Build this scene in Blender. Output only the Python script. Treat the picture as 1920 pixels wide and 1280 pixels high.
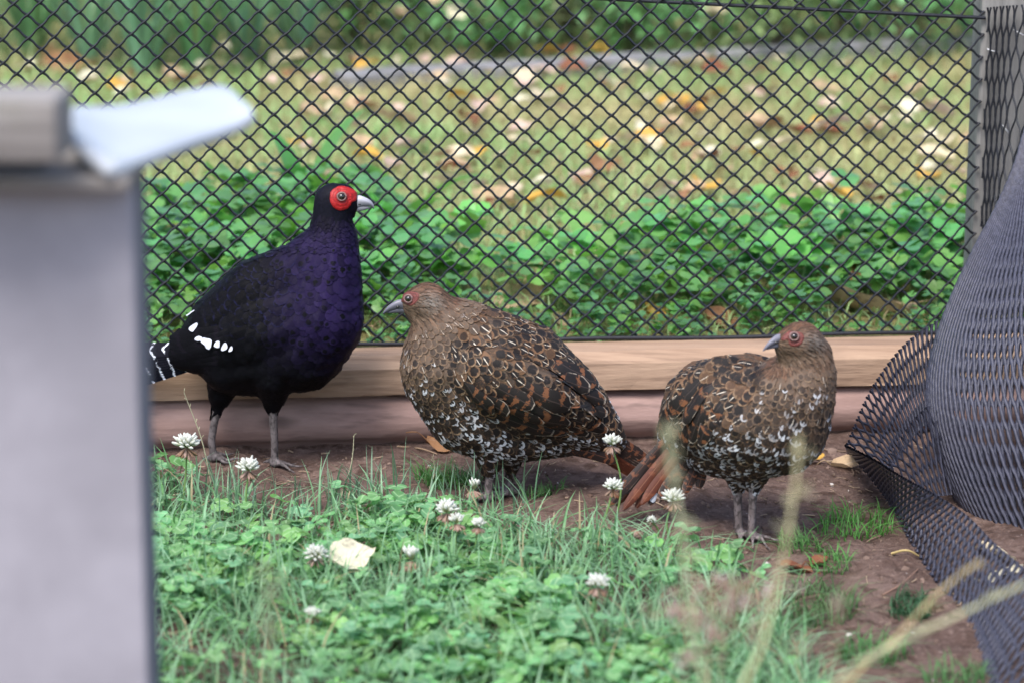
import bpy, bmesh, math, random
import numpy as np
from mathutils import Vector, Matrix, kdtree
from mathutils.bvhtree import BVHTree

for o in list(bpy.data.objects):
    bpy.data.objects.remove(o)
R = math.radians
rng = np.random.default_rng(7)
random.seed(7)
scene = bpy.context.scene
col = scene.collection

# ------------------------------------------------------------------ camera
PITCH = R(14.0); CAM_H = 1.35; LENS = 99.0
FP = LENS / 36.0 * 1920.0
cam_data = bpy.data.cameras.new('camera')
cam = bpy.data.objects.new('camera', cam_data); col.objects.link(cam)
cam.location = (0, 0, CAM_H); cam.rotation_euler = (R(90) - PITCH, 0, 0)
cam_data.lens = LENS; cam_data.sensor_width = 36; cam_data.sensor_fit = 'HORIZONTAL'
cam_data.clip_start = 0.05; cam_data.clip_end = 500
cam_data.dof.use_dof = True; cam_data.dof.focus_distance = 4.55; cam_data.dof.aperture_fstop = 3.0
cam_data.dof.aperture_blades = 9
scene.camera = cam

# ------------------------------------------------------------------ light: bright overcast
SUN_EL, SUN_AZ = R(58), R(205)
world = bpy.data.worlds.new('World'); scene.world = world; world.use_nodes = True
wn = world.node_tree; bg = wn.nodes['Background']
sky = wn.nodes.new('ShaderNodeTexSky'); sky.sky_type = 'NISHITA'; sky.sun_disc = False
sky.sun_elevation = SUN_EL; sky.sun_rotation = SUN_AZ
sky.air_density = 1.0; sky.dust_density = 2.5; sky.ozone_density = 1.0
wn.links.new(sky.outputs['Color'], bg.inputs['Color']); bg.inputs['Strength'].default_value = 0.125
sun_data = bpy.data.lights.new('sun', 'SUN'); sun_data.energy = 1.5; sun_data.angle = R(24); sun_data.color = (1.0, 0.975, 0.95)
sun = bpy.data.objects.new('sun', sun_data); col.objects.link(sun)
sd = Vector((math.sin(SUN_AZ) * math.cos(SUN_EL), math.cos(SUN_AZ) * math.cos(SUN_EL), math.sin(SUN_EL)))
sun.rotation_euler = sd.to_track_quat('Z', 'Y').to_euler(); sun.location = (0, 0, 8)
scene.view_settings.view_transform = 'Standard'; scene.view_settings.look = 'None'
scene.view_settings.gamma = 1.0; scene.view_settings.use_curve_mapping = False
scene.view_settings.exposure = 1.38
scene.render.engine = 'CYCLES'
scene.cycles.max_bounces = 6; scene.cycles.diffuse_bounces = 3; scene.cycles.transmission_bounces = 4
scene.cycles.use_denoising = True

# ------------------------------------------------------------------ helpers
CAM = np.array([0, 0, CAM_H]); sp, cp = math.sin(PITCH), math.cos(PITCH)
FWD = np.array([0, cp, -sp]); UPV = np.array([0, sp, cp]); RGT = np.array([1.0, 0, 0])
def ray(x, y):
    return FWD + RGT * ((x - 960) / FP) + UPV * ((640 - y) / FP)
def at(x, y, Y):                      # point at world depth Y seen in direction x, y of the photograph
    d = ray(x, y); return CAM + d * (Y / d[1])
def gnd(x, y, z=0.0):                 # where that direction meets the height z
    d = ray(x, y); return CAM + d * ((z - CAM_H) / d[2])
def proj(P):
    P = np.asarray(P) - CAM
    d = P @ FWD
    return 960 + FP * (P @ RGT) / d, 640 - FP * (P @ UPV) / d
def mpp(Y):                           # metres per photo pixel near the ground at depth Y
    return (Y * cp + 1.1 * sp) / FP

def _h(ix, iy, s):
    v = np.sin(ix * 127.1 + iy * 311.7 + s * 74.7) * 43758.5453
    return v - np.floor(v)
def vnoise(x, y, s=0):
    x = np.asarray(x, float); y = np.asarray(y, float)
    ix, iy = np.floor(x), np.floor(y); fx, fy = x - ix, y - iy
    fx = fx * fx * (3 - 2 * fx); fy = fy * fy * (3 - 2 * fy)
    return ((_h(ix, iy, s) * (1 - fx) + _h(ix + 1, iy, s) * fx) * (1 - fy) +
            (_h(ix, iy + 1, s) * (1 - fx) + _h(ix + 1, iy + 1, s) * fx) * fy) - 0.5

FENCE_T = 0.084
def fence_y(X): return 4.70 + FENCE_T * np.asarray(X)          # front face of the timbers
def gz(X, Y):
    X = np.asarray(X, float); Y = np.asarray(Y, float)
    back = np.clip((Y - fence_y(X) - 0.02) / 0.05, 0, 1)
    n = 0.016 * vnoise(X * 5, Y * 5, 1) + 0.010 * vnoise(X * 14, Y * 14, 2) + 0.006 * vnoise(X * 40, Y * 40, 3)
    n = n + (0.007 * vnoise(X * 60, Y * 60, 4) + .006 * np.maximum(0, vnoise(X * 30, Y * 34, 6))) * (Y < 4.8)
    return n + back * 0.135
def gpt(x, y, dz=0.0):                # ground hit of a photo direction, with the relief
    P = gnd(x, y, 0.0)
    if P[1] > fence_y(P[0]): P = gnd(x, y, 0.135)
    P[2] = float(gz(P[0], P[1])) + dz
    return P

class MB:
    def __init__(s): s.V = []; s.F = []; s.UV = []; s.A = {}; s.n = 0
    def add(s, V, F, uv=None, **att):
        V = np.asarray(V, float); F = np.asarray(F, int)
        s.V.append(V); s.F.append(F + s.n); s.n += len(V)
        s.UV.append(np.zeros((len(V), 2)) if uv is None else np.asarray(uv, float))
        for k, a in att.items():
            a = np.asarray(a, float)
            if a.ndim == 1: a = np.tile(a, (len(V), 1))
            if a.shape[1] == 3: a = np.hstack([a, np.ones((len(a), 1))])
            s.A.setdefault(k, []).append(a)
        return s
    def mesh(s, name, smooth=True):
        V = np.vstack(s.V); me = bpy.data.meshes.new(name)
        me.vertices.add(len(V)); me.vertices.foreach_set('co', V.ravel())
        loops = np.concatenate([f.ravel() for f in s.F]); sizes = np.concatenate([np.full(len(f), f.shape[1]) for f in s.F])
        me.loops.add(len(loops)); me.loops.foreach_set('vertex_index', loops.astype(np.int32))
        st = np.concatenate([[0], np.cumsum(sizes)[:-1]]).astype(np.int32)
        me.polygons.add(len(sizes)); me.polygons.foreach_set('loop_start', st)
        me.polygons.foreach_set('use_smooth', np.full(len(sizes), smooth))
        UV = np.vstack(s.UV); l = me.uv_layers.new(name='UVMap'); l.data.foreach_set('uv', UV[loops].ravel().astype(np.float32))
        for k, a in s.A.items():
            at_ = me.color_attributes.new(k, 'FLOAT_COLOR', 'POINT'); at_.data.foreach_set('color', np.vstack(a).ravel().astype(np.float32))
        me.update(calc_edges=True); me.validate(); return me
    def build(s, name, mat, parent=None, smooth=True):
        return obj(name, s.mesh(name, smooth), mat, parent)

def obj(name, me, mat=None, parent=None):
    o = bpy.data.objects.new(name, me); col.objects.link(o)
    if mat is not None and not me.materials: me.materials.append(mat)
    if parent is not None:
        o.parent = parent; o.matrix_parent_inverse = Matrix.Translation(-Vector(parent.location))
    return o
def thing(name, label, cat, loc=(0, 0, 0), group=None):
    o = bpy.data.objects.new(name, None); col.objects.link(o); o.location = Vector(loc); o.empty_display_size = 0.02
    tag(o, label, cat, group); return o
def tag(o, label, cat, group=None):
    o['label'] = label; o['category'] = cat
    if group: o['group'] = group
    return o
def struct(o): o['kind'] = 'structure'; return o
def stuff(o): o['kind'] = 'stuff'; return o

def norm(v): v = np.asarray(v, float); return v / (np.linalg.norm(v, axis=-1, keepdims=True) + 1e-12)
def smooth_path(P, n):
    P = np.asarray(P, float); m = len(P)
    if m == 2:
        t = np.linspace(0, 1, n)[:, None]; return P[0] * (1 - t) + P[1] * t
    Q = np.vstack([2 * P[0] - P[1], P, 2 * P[-1] - P[-2]]); out = []
    for t in np.linspace(0, m - 1 - 1e-9, n):
        i = int(t); f = t - i; a, b, c, d = Q[i], Q[i + 1], Q[i + 2], Q[i + 3]
        out.append(0.5 * (2 * b + (c - a) * f + (2 * a - 5 * b + 4 * c - d) * f * f + (3 * b - a - 3 * c + d) * f ** 3))
    return np.array(out)
def tube(P, r, sides=5, cap=True, flat=1.0, ref=(0.13, 0.21, 0.97)):
    P = np.asarray(P, float); n = len(P); r = np.broadcast_to(np.asarray(r, float), (n,))
    T = norm(np.gradient(P, axis=0)); ref = np.asarray(ref, float)
    if np.abs(T @ norm(ref)).mean() > 0.9: ref = np.array([0.9, 0.3, 0.1])
    A = norm(np.cross(T, ref)); B = np.cross(T, A)
    a = np.linspace(0, 2 * np.pi, sides, endpoint=False)
    V = P[:, None] + r[:, None, None] * (np.cos(a)[None, :, None] * A[:, None] * flat + np.sin(a)[None, :, None] * B[:, None])
    V = V.reshape(-1, 3); i = np.arange(n - 1)[:, None] * sides; j = np.arange(sides)[None]
    F = np.stack([i + j, i + (j + 1) % sides, i + sides + (j + 1) % sides, i + sides + j], -1).reshape(-1, 4)
    uv = np.stack([np.repeat(np.linspace(0, 1, n), sides), np.tile(np.arange(sides) / sides, n)], -1)
    return V, F, uv
def grid_faces(nu, nv):               # nu across, nv along, row-major [v][u]
    i = np.arange(nv - 1)[:, None] * nu; j = np.arange(nu - 1)[None]
    return np.stack([i + j, i + j + 1, i + nu + j + 1, i + nu + j], -1).reshape(-1, 4)
def box_mesh(mb, lo, hi, bev=0.004):
    bm = bmesh.new(); bmesh.ops.create_cube(bm, size=1)
    for v in bm.verts: v.co = Vector([lo[k] + (v.co[k] + .5) * (hi[k] - lo[k]) for k in range(3)])
    bmesh.ops.bevel(bm, geom=bm.edges[:], offset=bev, segments=2, affect='EDGES', profile=0.6)
    bm.verts.index_update()
    V = [v.co[:] for v in bm.verts]
    for f in bm.faces: pass
    by = {}
    for f in bm.faces: by.setdefault(len(f.verts), []).append([v.index for v in f.verts])
    first = True
    n0 = mb.n; mb.V.append(np.array(V)); mb.UV.append(np.zeros((len(V), 2))); mb.n += len(V)
    for k, fs in by.items(): mb.F.append(np.array(fs) + n0)
    bm.free(); return mb
def rotz(a): c, s = np.cos(a), np.sin(a); z = np.zeros_like(c); o = np.ones_like(c); return np.stack([np.stack([c, -s, z], -1), np.stack([s, c, z], -1), np.stack([z, z, o], -1)], -2)
def rotx(a): c, s = np.cos(a), np.sin(a); z = np.zeros_like(c); o = np.ones_like(c); return np.stack([np.stack([o, z, z], -1), np.stack([z, c, -s], -1), np.stack([z, s, c], -1)], -2)
def inpoly(x, y, poly):
    x = np.asarray(x); y = np.asarray(y); r = np.zeros(x.shape, bool); n = len(poly)
    for i in range(n):
        x1, y1 = poly[i]; x2, y2 = poly[(i + 1) % n]
        c = ((y1 > y) != (y2 > y)) & (x < (x2 - x1) * (y - y1) / (y2 - y1 + 1e-12) + x1); r ^= c
    return r

# ------------------------------------------------------------------ materials
def M(name, rough=0.7, spec=0.3):
    m = bpy.data.materials.new(name); m.use_nodes = True; nt = m.node_tree; b = nt.nodes['Principled BSDF']
    b.inputs['Roughness'].default_value = rough; b.inputs['Specular IOR Level'].default_value = spec
    return m, nt, b
class N:
    def __init__(s, nt): s.nt = nt
    def new(s, t, ins=None, **kw):
        n = s.nt.nodes.new(t)
        for k, v in kw.items(): setattr(n, k, v)
        for k, v in (ins or {}).items(): s.set(n.inputs[k], v)
        return n
    def set(s, sock, v):
        if isinstance(v, bpy.types.NodeSocket): s.nt.links.new(v, sock)
        else: sock.default_value = v
    def math(s, op, a, b=0.0, c=None, clamp=False):
        n = s.nt.nodes.new('ShaderNodeMath'); n.operation = op; n.use_clamp = clamp
        s.set(n.inputs[0], a); s.set(n.inputs[1], b)
        if c is not None: s.set(n.inputs[2], c)
        return n.outputs[0]
    def step(s, x, lo, hi):
        n = s.nt.nodes.new('ShaderNodeMapRange'); n.interpolation_type = 'SMOOTHSTEP'
        s.set(n.inputs['Value'], x); n.inputs['From Min'].default_value = lo; n.inputs['From Max'].default_value = hi
        return n.outputs[0]
    def mix(s, f, a, b, blend='MIX'):
        n = s.nt.nodes.new('ShaderNodeMix'); n.data_type = 'RGBA'; n.blend_type = blend
        s.set(n.inputs[0], f)
        for k, v in ((6, a), (7, b)):
            if isinstance(v, (tuple, list)) and len(v) == 3: v = (*v, 1)
            s.set(n.inputs[k], v)
        return n.outputs[2]
    def noise(s, vec, scale, detail=4, rough=0.6, w=None):
        n = s.nt.nodes.new('ShaderNodeTexNoise'); n.inputs['Scale'].default_value = scale
        n.inputs['Detail'].default_value = detail; n.inputs['Roughness'].default_value = rough
        if vec is not None: s.set(n.inputs['Vector'], vec)
        return n.outputs['Fac']
    def map(s, vec, scale=(1, 1, 1), rot=(0, 0, 0), loc=(0, 0, 0)):
        n = s.nt.nodes.new('ShaderNodeMapping'); s.set(n.inputs['Vector'], vec); n.inputs['Scale'].default_value = scale
        n.inputs['Rotation'].default_value = rot; n.inputs['Location'].default_value = loc; return n.outputs[0]
    def coord(s, k='Object'): return s.new('ShaderNodeTexCoord').outputs[k]
    def attr(s, name): return s.new('ShaderNodeAttribute', attribute_name=name)
    def bump(s, h, strength=0.5, dist=0.01):
        return s.new('ShaderNodeBump', {'Height': h, 'Strength': strength, 'Distance': dist}).outputs[0]
    def hsv(s, c, h=0.5, sat=1.0, v=1.0):
        n = s.nt.nodes.new('ShaderNodeHueSaturation'); s.set(n.inputs['Color'], c)
        s.set(n.inputs['Hue'], h); s.set(n.inputs['Saturation'], sat); s.set(n.inputs['Value'], v); return n.outputs[0]

def soil_mat():
    m, nt, b = M('soil', 0.95, 0.15); n = N(nt); co = n.coord()
    a = n.noise(co, 9, 6, 0.65); f = n.noise(co, 120, 4, 0.7); g = n.noise(co, 38, 4, 0.6)
    c = n.mix(n.step(a, .35, .68), (.092, .058, .047), (.165, .111, .091))
    c = n.mix(n.step(f, .50, .72), c, (.20, .142, .118)); c = n.mix(n.step(g, .52, .34), c, (.070, .043, .033))
    v = n.new('ShaderNodeTexVoronoi', {'Vector': co, 'Scale': 55.0}).outputs['Distance']
    c = n.mix(n.math('MULTIPLY', n.step(v, .09, .03), n.step(n.noise(co, 30), .56, .62)), c, (.5, .46, .42))
    sx = n.new('ShaderNodeSeparateXYZ', {'Vector': co}).outputs
    lawn = n.step(n.math('SUBTRACT', sx[1], n.math('MULTIPLY', sx[0], FENCE_T)), 4.76, 4.80)
    c = n.mix(lawn, c, n.mix(n.step(g, .35, .65), (.20, .19, .075), (.34, .29, .13)))
    nt.links.new(c, b.inputs['Base Color'])
    h = n.math('ADD', n.math('MULTIPLY', f, .6), g); nt.links.new(n.bump(h, 0.9, 0.012), b.inputs['Normal']); return m
def wood_mat(name, c1, c2, dark, gscale=1.0, crack=0.3, knot=True, axis=0, green=None, stretch=1.6):
    m, nt, b = M(name, 0.8, 0.25); n = N(nt); co = n.coord('Object')
    s = [38, 38, 38]; s[axis] = stretch; sv = tuple(v * gscale for v in s)
    st = n.map(co, sv); a = n.noise(st, 1.0, 6, 0.65); big = n.noise(co, 5, 4)
    s2 = [120, 120, 120]; s2[axis] = 2 * stretch; fine = n.noise(n.map(co, tuple(v * gscale for v in s2)), 1.0, 3)
    c = n.mix(n.step(a, .3, .7), c1, c2); c = n.mix(n.math('MULTIPLY', n.step(fine, .50, .72), .55), c, dark)
    c = n.mix(n.math('MULTIPLY', n.step(big, .52, .75), .55), c, dark)
    cr = n.step(n.noise(n.map(co, tuple(v * .6 for v in sv)), 1.3, 3), .66, .74)
    c = n.mix(n.math('MULTIPLY', cr, crack), c, tuple(v * .35 for v in dark))
    if knot:
        kv = [3.1, 9, 9]; kv[axis] = 3.1
        vo = n.new('ShaderNodeTexVoronoi', {'Vector': n.map(co, tuple(kv)), 'Scale': 1.0}).outputs['Distance']
        c = n.mix(n.math('MULTIPLY', n.step(vo, .16, .05), .7), c, tuple(v * .5 for v in dark))
    if green: c = n.mix(n.math('MULTIPLY', n.step(n.noise(co, 11, 5), .5, .68), .6), c, green)
    nt.links.new(c, b.inputs['Base Color'])
    h = n.math('SUBTRACT', n.math('ADD', n.math('MULTIPLY', a, .6), n.math('MULTIPLY', fine, .5)), n.math('MULTIPLY', cr, .8))
    nt.links.new(n.bump(h, 0.8, 0.005), b.inputs['Normal']); return m
def leaf_mat(name, tr=0.35, rough=0.5, chevron=None, vein=0.25, rand=0.25, hue=0.02, spec=.35):
    m, nt, b = M(name, rough, spec); n = N(nt)
    c = n.attr('col').outputs['Color']; rnd = n.new('ShaderNodeObjectInfo').outputs['Random']
    uv = n.new('ShaderNodeSeparateXYZ', {'Vector': n.coord('UV')}).outputs; u = n.math('ABSOLUTE', n.math('SUBTRACT', uv[0], .5)); v = uv[1]
    if rand: c = n.hsv(c, n.math('ADD', .5 - hue, n.math('MULTIPLY', rnd, 2 * hue)), 1.0, n.math('ADD', 1 - rand, n.math('MULTIPLY', rnd, 2 * rand)))
    if chevron:
        d = n.math('ABSOLUTE', n.math('SUBTRACT', v, n.math('SUBTRACT', .66, n.math('MULTIPLY', u, .62))))
        c = n.mix(n.math('MULTIPLY', n.step(d, .10, .02), chevron), c, (.42, .60, .34))
    if vein:
        w = n.math('SINE', n.math('MULTIPLY', n.math('SUBTRACT', v, n.math('MULTIPLY', u, .8)), 60)); c = n.mix(n.math('MULTIPLY', n.step(w, .75, 1.), vein), c, (.22, .34, .13))
        c = n.mix(n.math('MULTIPLY', n.step(u, .035, .008), vein * 1.6), c, (.30, .42, .18))
    c = n.mix(n.math('MULTIPLY', n.step(n.noise(n.coord(), 60, 3), .42, .7), .22), c, n.hsv(c, .5, .9, .62))
    nt.links.new(c, b.inputs['Base Color'])
    t = n.new('ShaderNodeBsdfTranslucent', {'Color': n.hsv(c, .49, 1.1, 1.5)}); mx = n.new('ShaderNodeMixShader', {0: tr, 1: b.outputs[0], 2: t.outputs[0]})
    nt.links.new(mx.outputs[0], nt.nodes['Material Output'].inputs['Surface']); return m
def dry_mat():
    m, nt, b = M('fallen_leaf', 0.75, 0.2); n = N(nt); c = n.attr('col').outputs['Color']
    uv = n.new('ShaderNodeSeparateXYZ', {'Vector': n.coord('UV')}).outputs; u = n.math('ABSOLUTE', n.math('SUBTRACT', uv[0], .5)); v = uv[1]
    w = n.math('SINE', n.math('MULTIPLY', n.math('SUBTRACT', v, n.math('MULTIPLY', u, .9)), 45))
    c = n.mix(n.math('MULTIPLY', n.step(w, .8, 1.), .3), c, n.hsv(c, .5, .8, .6)); c = n.mix(n.math('MULTIPLY', n.step(u, .03, .01), .5), c, n.hsv(c, .5, .7, 1.35))
    nz = n.noise(n.coord(), 45, 5, .7); c = n.mix(n.math('MULTIPLY', n.step(nz, .52, .68), .7), c, n.hsv(c, .48, 1.0, .38))
    nt.links.new(c, b.inputs['Base Color']); nt.links.new(n.bump(n.noise(n.coord(), 120), .4, .003), b.inputs['Normal'])
    t = n.new('ShaderNodeBsdfTranslucent', {'Color': c}); mx = n.new('ShaderNodeMixShader', {0: .2, 1: b.outputs[0], 2: t.outputs[0]})
    nt.links.new(mx.outputs[0], nt.nodes['Material Output'].inputs['Surface']); return m
def plain(name, c, rough=.6, spec=.3, var=.25, scale=30, bump=.2, c2=None):
    m, nt, b = M(name, rough, spec); n = N(nt); z = n.noise(n.coord(), scale, 5, .65)
    k = n.mix(n.step(z, .3, .7), tuple(v * (1 - var) for v in c), c2 or tuple(min(1, v * (1 + var)) for v in c)); nt.links.new(k, b.inputs['Base Color'])
    nt.links.new(n.bump(n.noise(n.coord(), scale * 4), bump, .002), b.inputs['Normal']); return m
def attr_mat(name, rough=.6, spec=.3, tr=0.0):
    m, nt, b = M(name, rough, spec); n = N(nt); c = n.attr('col').outputs['Color']
    c = n.mix(n.math('MULTIPLY', n.noise(n.coord(), 90, 3), .35), c, n.hsv(c, .5, 1, .6)); nt.links.new(c, b.inputs['Base Color'])
    if tr:
        t = n.new('ShaderNodeBsdfTranslucent', {'Color': c}); mx = n.new('ShaderNodeMixShader', {0: tr, 1: b.outputs[0], 2: t.outputs[0]})
        nt.links.new(mx.outputs[0], nt.nodes['Material Output'].inputs['Surface'])
    return m

MAT_SOIL = soil_mat()
MAT_TIMBER = wood_mat('new_timber', (.27, .175, .118), (.40, .275, .19), (.17, .11, .078), .7, .6, stretch=2.6)
MAT_LOG = wood_mat('old_timber', (.235, .15, .128), (.345, .23, .20), (.13, .088, .078), .6, .5, stretch=8)
MAT_POST = wood_mat('weathered_post', (.17, .165, .155), (.26, .25, .235), (.11, .105, .10), .8, .5, axis=2)
MAT_BEAM = wood_mat('weathered_beam', (.19, .172, .16), (.30, .28, .265), (.11, .095, .085), .8, .5, green=(.12, .12, .08))
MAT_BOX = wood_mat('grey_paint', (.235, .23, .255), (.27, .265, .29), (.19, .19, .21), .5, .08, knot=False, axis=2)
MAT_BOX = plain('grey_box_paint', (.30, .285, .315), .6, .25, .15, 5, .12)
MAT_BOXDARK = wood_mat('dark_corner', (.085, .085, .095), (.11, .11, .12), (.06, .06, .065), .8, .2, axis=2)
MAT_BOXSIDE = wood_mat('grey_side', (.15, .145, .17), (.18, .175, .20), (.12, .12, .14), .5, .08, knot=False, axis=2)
MAT_SHEET = plain('pale_plastic', (.40, .43, .47), .5, .3, .06, 12, .1)
MAT_NET = plain('black_netting', (.010, .011, .016), .45, .4, .4, 200, .1)
MAT_NETG = plain('dusty_netting', (.044, .045, .066), .5, .35, .35, 160, .2)
MAT_CLOVER = leaf_mat('clover_leaf', .35, .48, .6, .12, .22, .02)
MAT_COVER = leaf_mat('ground_cover_leaf', .35, .38, None, .2, .28, .02, .5)
MAT_GRASS = leaf_mat('grass_blade', .3, .5, None, 0, 0)
MAT_STRAP = leaf_mat('strap_leaf', .3, .45, None, .15, .2)
MAT_DRY = dry_mat()
MAT_ATTR = attr_mat('plant_stem', .6, .3, .15)
MAT_PETAL = attr_mat('petal', .6, .25, .3)
MAT_STAPLE = plain('staple_steel', (.75, .76, .78), .3, .6, .1)

# ------------------------------------------------------------------ ground
def make_ground():
    xs = np.concatenate([[-60, -30, -15, -8, -5, -3.5, -2.5, -1.8], np.arange(-1.4, 1.45, .011), [1.8, 2.5, 3.5, 5, 8, 15, 30, 60]])
    ys = np.concatenate([[-20, -10, -4, -1, 1, 2, 2.6, 3.0], np.arange(3.3, 4.95, .011), np.arange(5.0, 10.5, .05), [11, 12, 14, 17, 22, 30, 45, 70, 120]])
    X, Y = np.meshgrid(xs, ys); Z = gz(X, Y)
    mb = MB().add(np.stack([X, Y, Z], -1).reshape(-1, 3), grid_faces(len(xs), len(ys)))
    struct(mb.build('ground', MAT_SOIL))
make_ground()

# ------------------------------------------------------------------ timbers of the border
def timber(name, prof, mat, label, seed, x0=-1.9, x1=1.9):
    n = 160; xs = np.linspace(x0, x1, n); P = np.array(prof); k = len(P); V = []
    for i, x in enumerate(xs):
        w = 0.004 * vnoise(np.full(k, x * 3), np.arange(k) * .7, seed) + .0015 * vnoise(np.full(k, x * 40), np.arange(k) * .9, seed + 1)
        yy = fence_y(x) + P[:, 0] + w; zz = P[:, 1] + w * .6
        V.append(np.stack([np.full(k, x), yy, zz], -1))
    V = np.array(V).reshape(-1, 3); i = np.arange(n - 1)[:, None] * k; j = np.arange(k)[None]
    F = np.stack([i + j, i + k + j, i + k + (j + 1) % k, i + (j + 1) % k], -1).reshape(-1, 4)
    mb = MB().add(V, F); mb.F.append(np.array([list(range(k))])); mb.F.append(np.array([list(range((n - 1) * k, n * k))[::-1]]))
    return tag(mb.build(name, mat, None, mat is MAT_LOG), label, 'timber')
timber('landscape_timber', [(.000, .087), (-.001, .090), (-.001, .112), (0, .134), (.004, .139), (.016, .149), (.022, .1525), (.05, .154), (.085, .154), (.09, .150), (.09, .088), (.05, .086)],
       MAT_TIMBER, 'tan chamfered timber under the netting, resting on the darker timber', 11)
timber('landscape_timber', [(.034, .0845), (.022, .081), (.010, .074), (.001, .064), (-.005, .052), (-.008, .040), (-.007, .028), (-.003, .016), (.005, .006), (.016, -.002), (.03, -.03), (.09, -.03), (.09, .0845)],
       MAT_LOG, 'weathered reddish brown rounded timber lying on the soil', 23)

# ------------------------------------------------------------------ netting fence with post
A_, B_ = .0428, .0392
def net_pos(s, z):
    X = s; Y = fence_y(s) + .088 + .006 * np.sin(s * 5 + z * 4)
    zz = z + .006 * vnoise(s * 3, z * 3, 15) + .10 * np.clip(s - .02, 0, 2) ** 2 + .004 * np.sin(s * 7) - .012 * np.clip(-s - .3, 0, 2)
    return X, Y, zz
def make_fence():
    f = thing('netting_fence', 'black plastic diamond netting fence stretched above the timber border', 'fence', (0, float(fence_y(0)) + .088, .155))
    zlo, zhi = -.15, 1.02
    for sg in (1, -1):
        for k in range(-62, 62):
            zs = np.arange(zlo, zhi, B_ / 12); ph = (zs - .155) / B_
            s = k * A_ + sg * (zs - .155) / B_ * A_
            w = math.sin
            wig = .00125 * np.sin(4 * np.pi * ph) + .0016 * vnoise(s * 24, zs * 24, 5 + sg)
            X, Y, Z = net_pos(s + wig * sg, zs)
            ok = (X > -1.75) & (X < .818) & (Z > .158) & (Z < .86)
            if ok.sum() < 6: continue
            idx = np.where(ok)[0]; P = np.stack([X, Y - .0012 * sg, Z], -1)[idx[0]:idx[-1] + 1]
            node = np.abs(((ph[idx[0]:idx[-1] + 1] * 2) % 1) - .5) * 2
            r = (.0021 if sg < 0 else .0018) * (1 + .45 * node ** 4)
            V, F, uv = tube(P, r, 4); MB().add(V, F, uv).build('net_strand', MAT_NET, f)
    for nm, z, r, x1 in (('bottom_cord', .1585, .0042, .98), ('top_cord', .735, .0035, .818)):
        xs = np.linspace(-1.75, x1, 60)
        if nm == 'top_cord': P = np.stack([xs, fence_y(xs) + .086, .752 - .036 * np.clip((xs - .2) / .6, -3, 1.5)], -1)
        else: P = np.stack([xs, fence_y(xs) + .082 + .002 * np.sin(xs * 9), z + .0015 * np.sin(xs * 13)], -1)
        V, F, uv = tube(P, r, 6); MB().add(V, F, uv).build(nm, MAT_NET, f)
    mb = MB(); box_mesh(mb, (.812, 4.86, -.05), (.905, 4.955, 1.6), .006)
    post = mb.build('post', MAT_POST, f); post['label'] = 'weathered grey square wooden fence post'
    for (x, y, a) in ((1911, 62, .5), (1886, 243, .9), (1877, 378, .1), (1862, 96, .3)):
        p = at(x, y, 4.848); d = np.array([math.cos(a), 0, -math.sin(a)]) * .009
        V, F, uv = tube([p - d + (0, .008, 0), p - d, p + d, p + d + (0, .008, 0)], .0008, 5); MB().add(V, F, uv).build('staple', MAT_STAPLE, post)
    return f
make_fence()

# ------------------------------------------------------------------ loose netting gathered at the post
def net_surface(fn, nu, nv, r, mb, sub=4, wig=.0, r2=None, jag=0):
    for sg in (1, -1):
        for k in range(-nv, nu + nv + 1):
            s = np.arange(0, nv + 1e-6, 1 / sub)
            u = (k + sg * (s * .5) + (0 if sg > 0 else .5) + wig * np.sin(2 * np.pi * s) * sg) / nu; v = s / nv
            if jag and False: pass
            ok = (u >= 0) & (u <= 1)
            if ok.sum() < 3: continue
            i = np.where(ok)[0]; u, v = u[i[0]:i[-1] + 1], v[i[0]:i[-1] + 1]
            P = fn(u, v, sg); T = tube(P, r * (1 + .25 * np.cos(2 * np.pi * s[i[0]:i[-1] + 1]) ** 2), 4); mb.add(*T)
    return mb
def ruled(e1, e2, off=.0015):
    A = smooth_path([at(*q) for q in e1], 60); B = smooth_path([at(*q) for q in e2], 60)
    def fn(u, v, sg):
        t = np.clip(u, 0, 1) * 59; i = np.minimum(t.astype(int), 58); f = (t - i)[:, None]
        a = A[i] * (1 - f) + A[i + 1] * f; b = B[i] * (1 - f) + B[i + 1] * f; w = v[:, None]
        P = a * (1 - w) + b * w; P[:, 1] += off * sg + .01 * np.sin(np.pi * v); return P
    return fn
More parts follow.
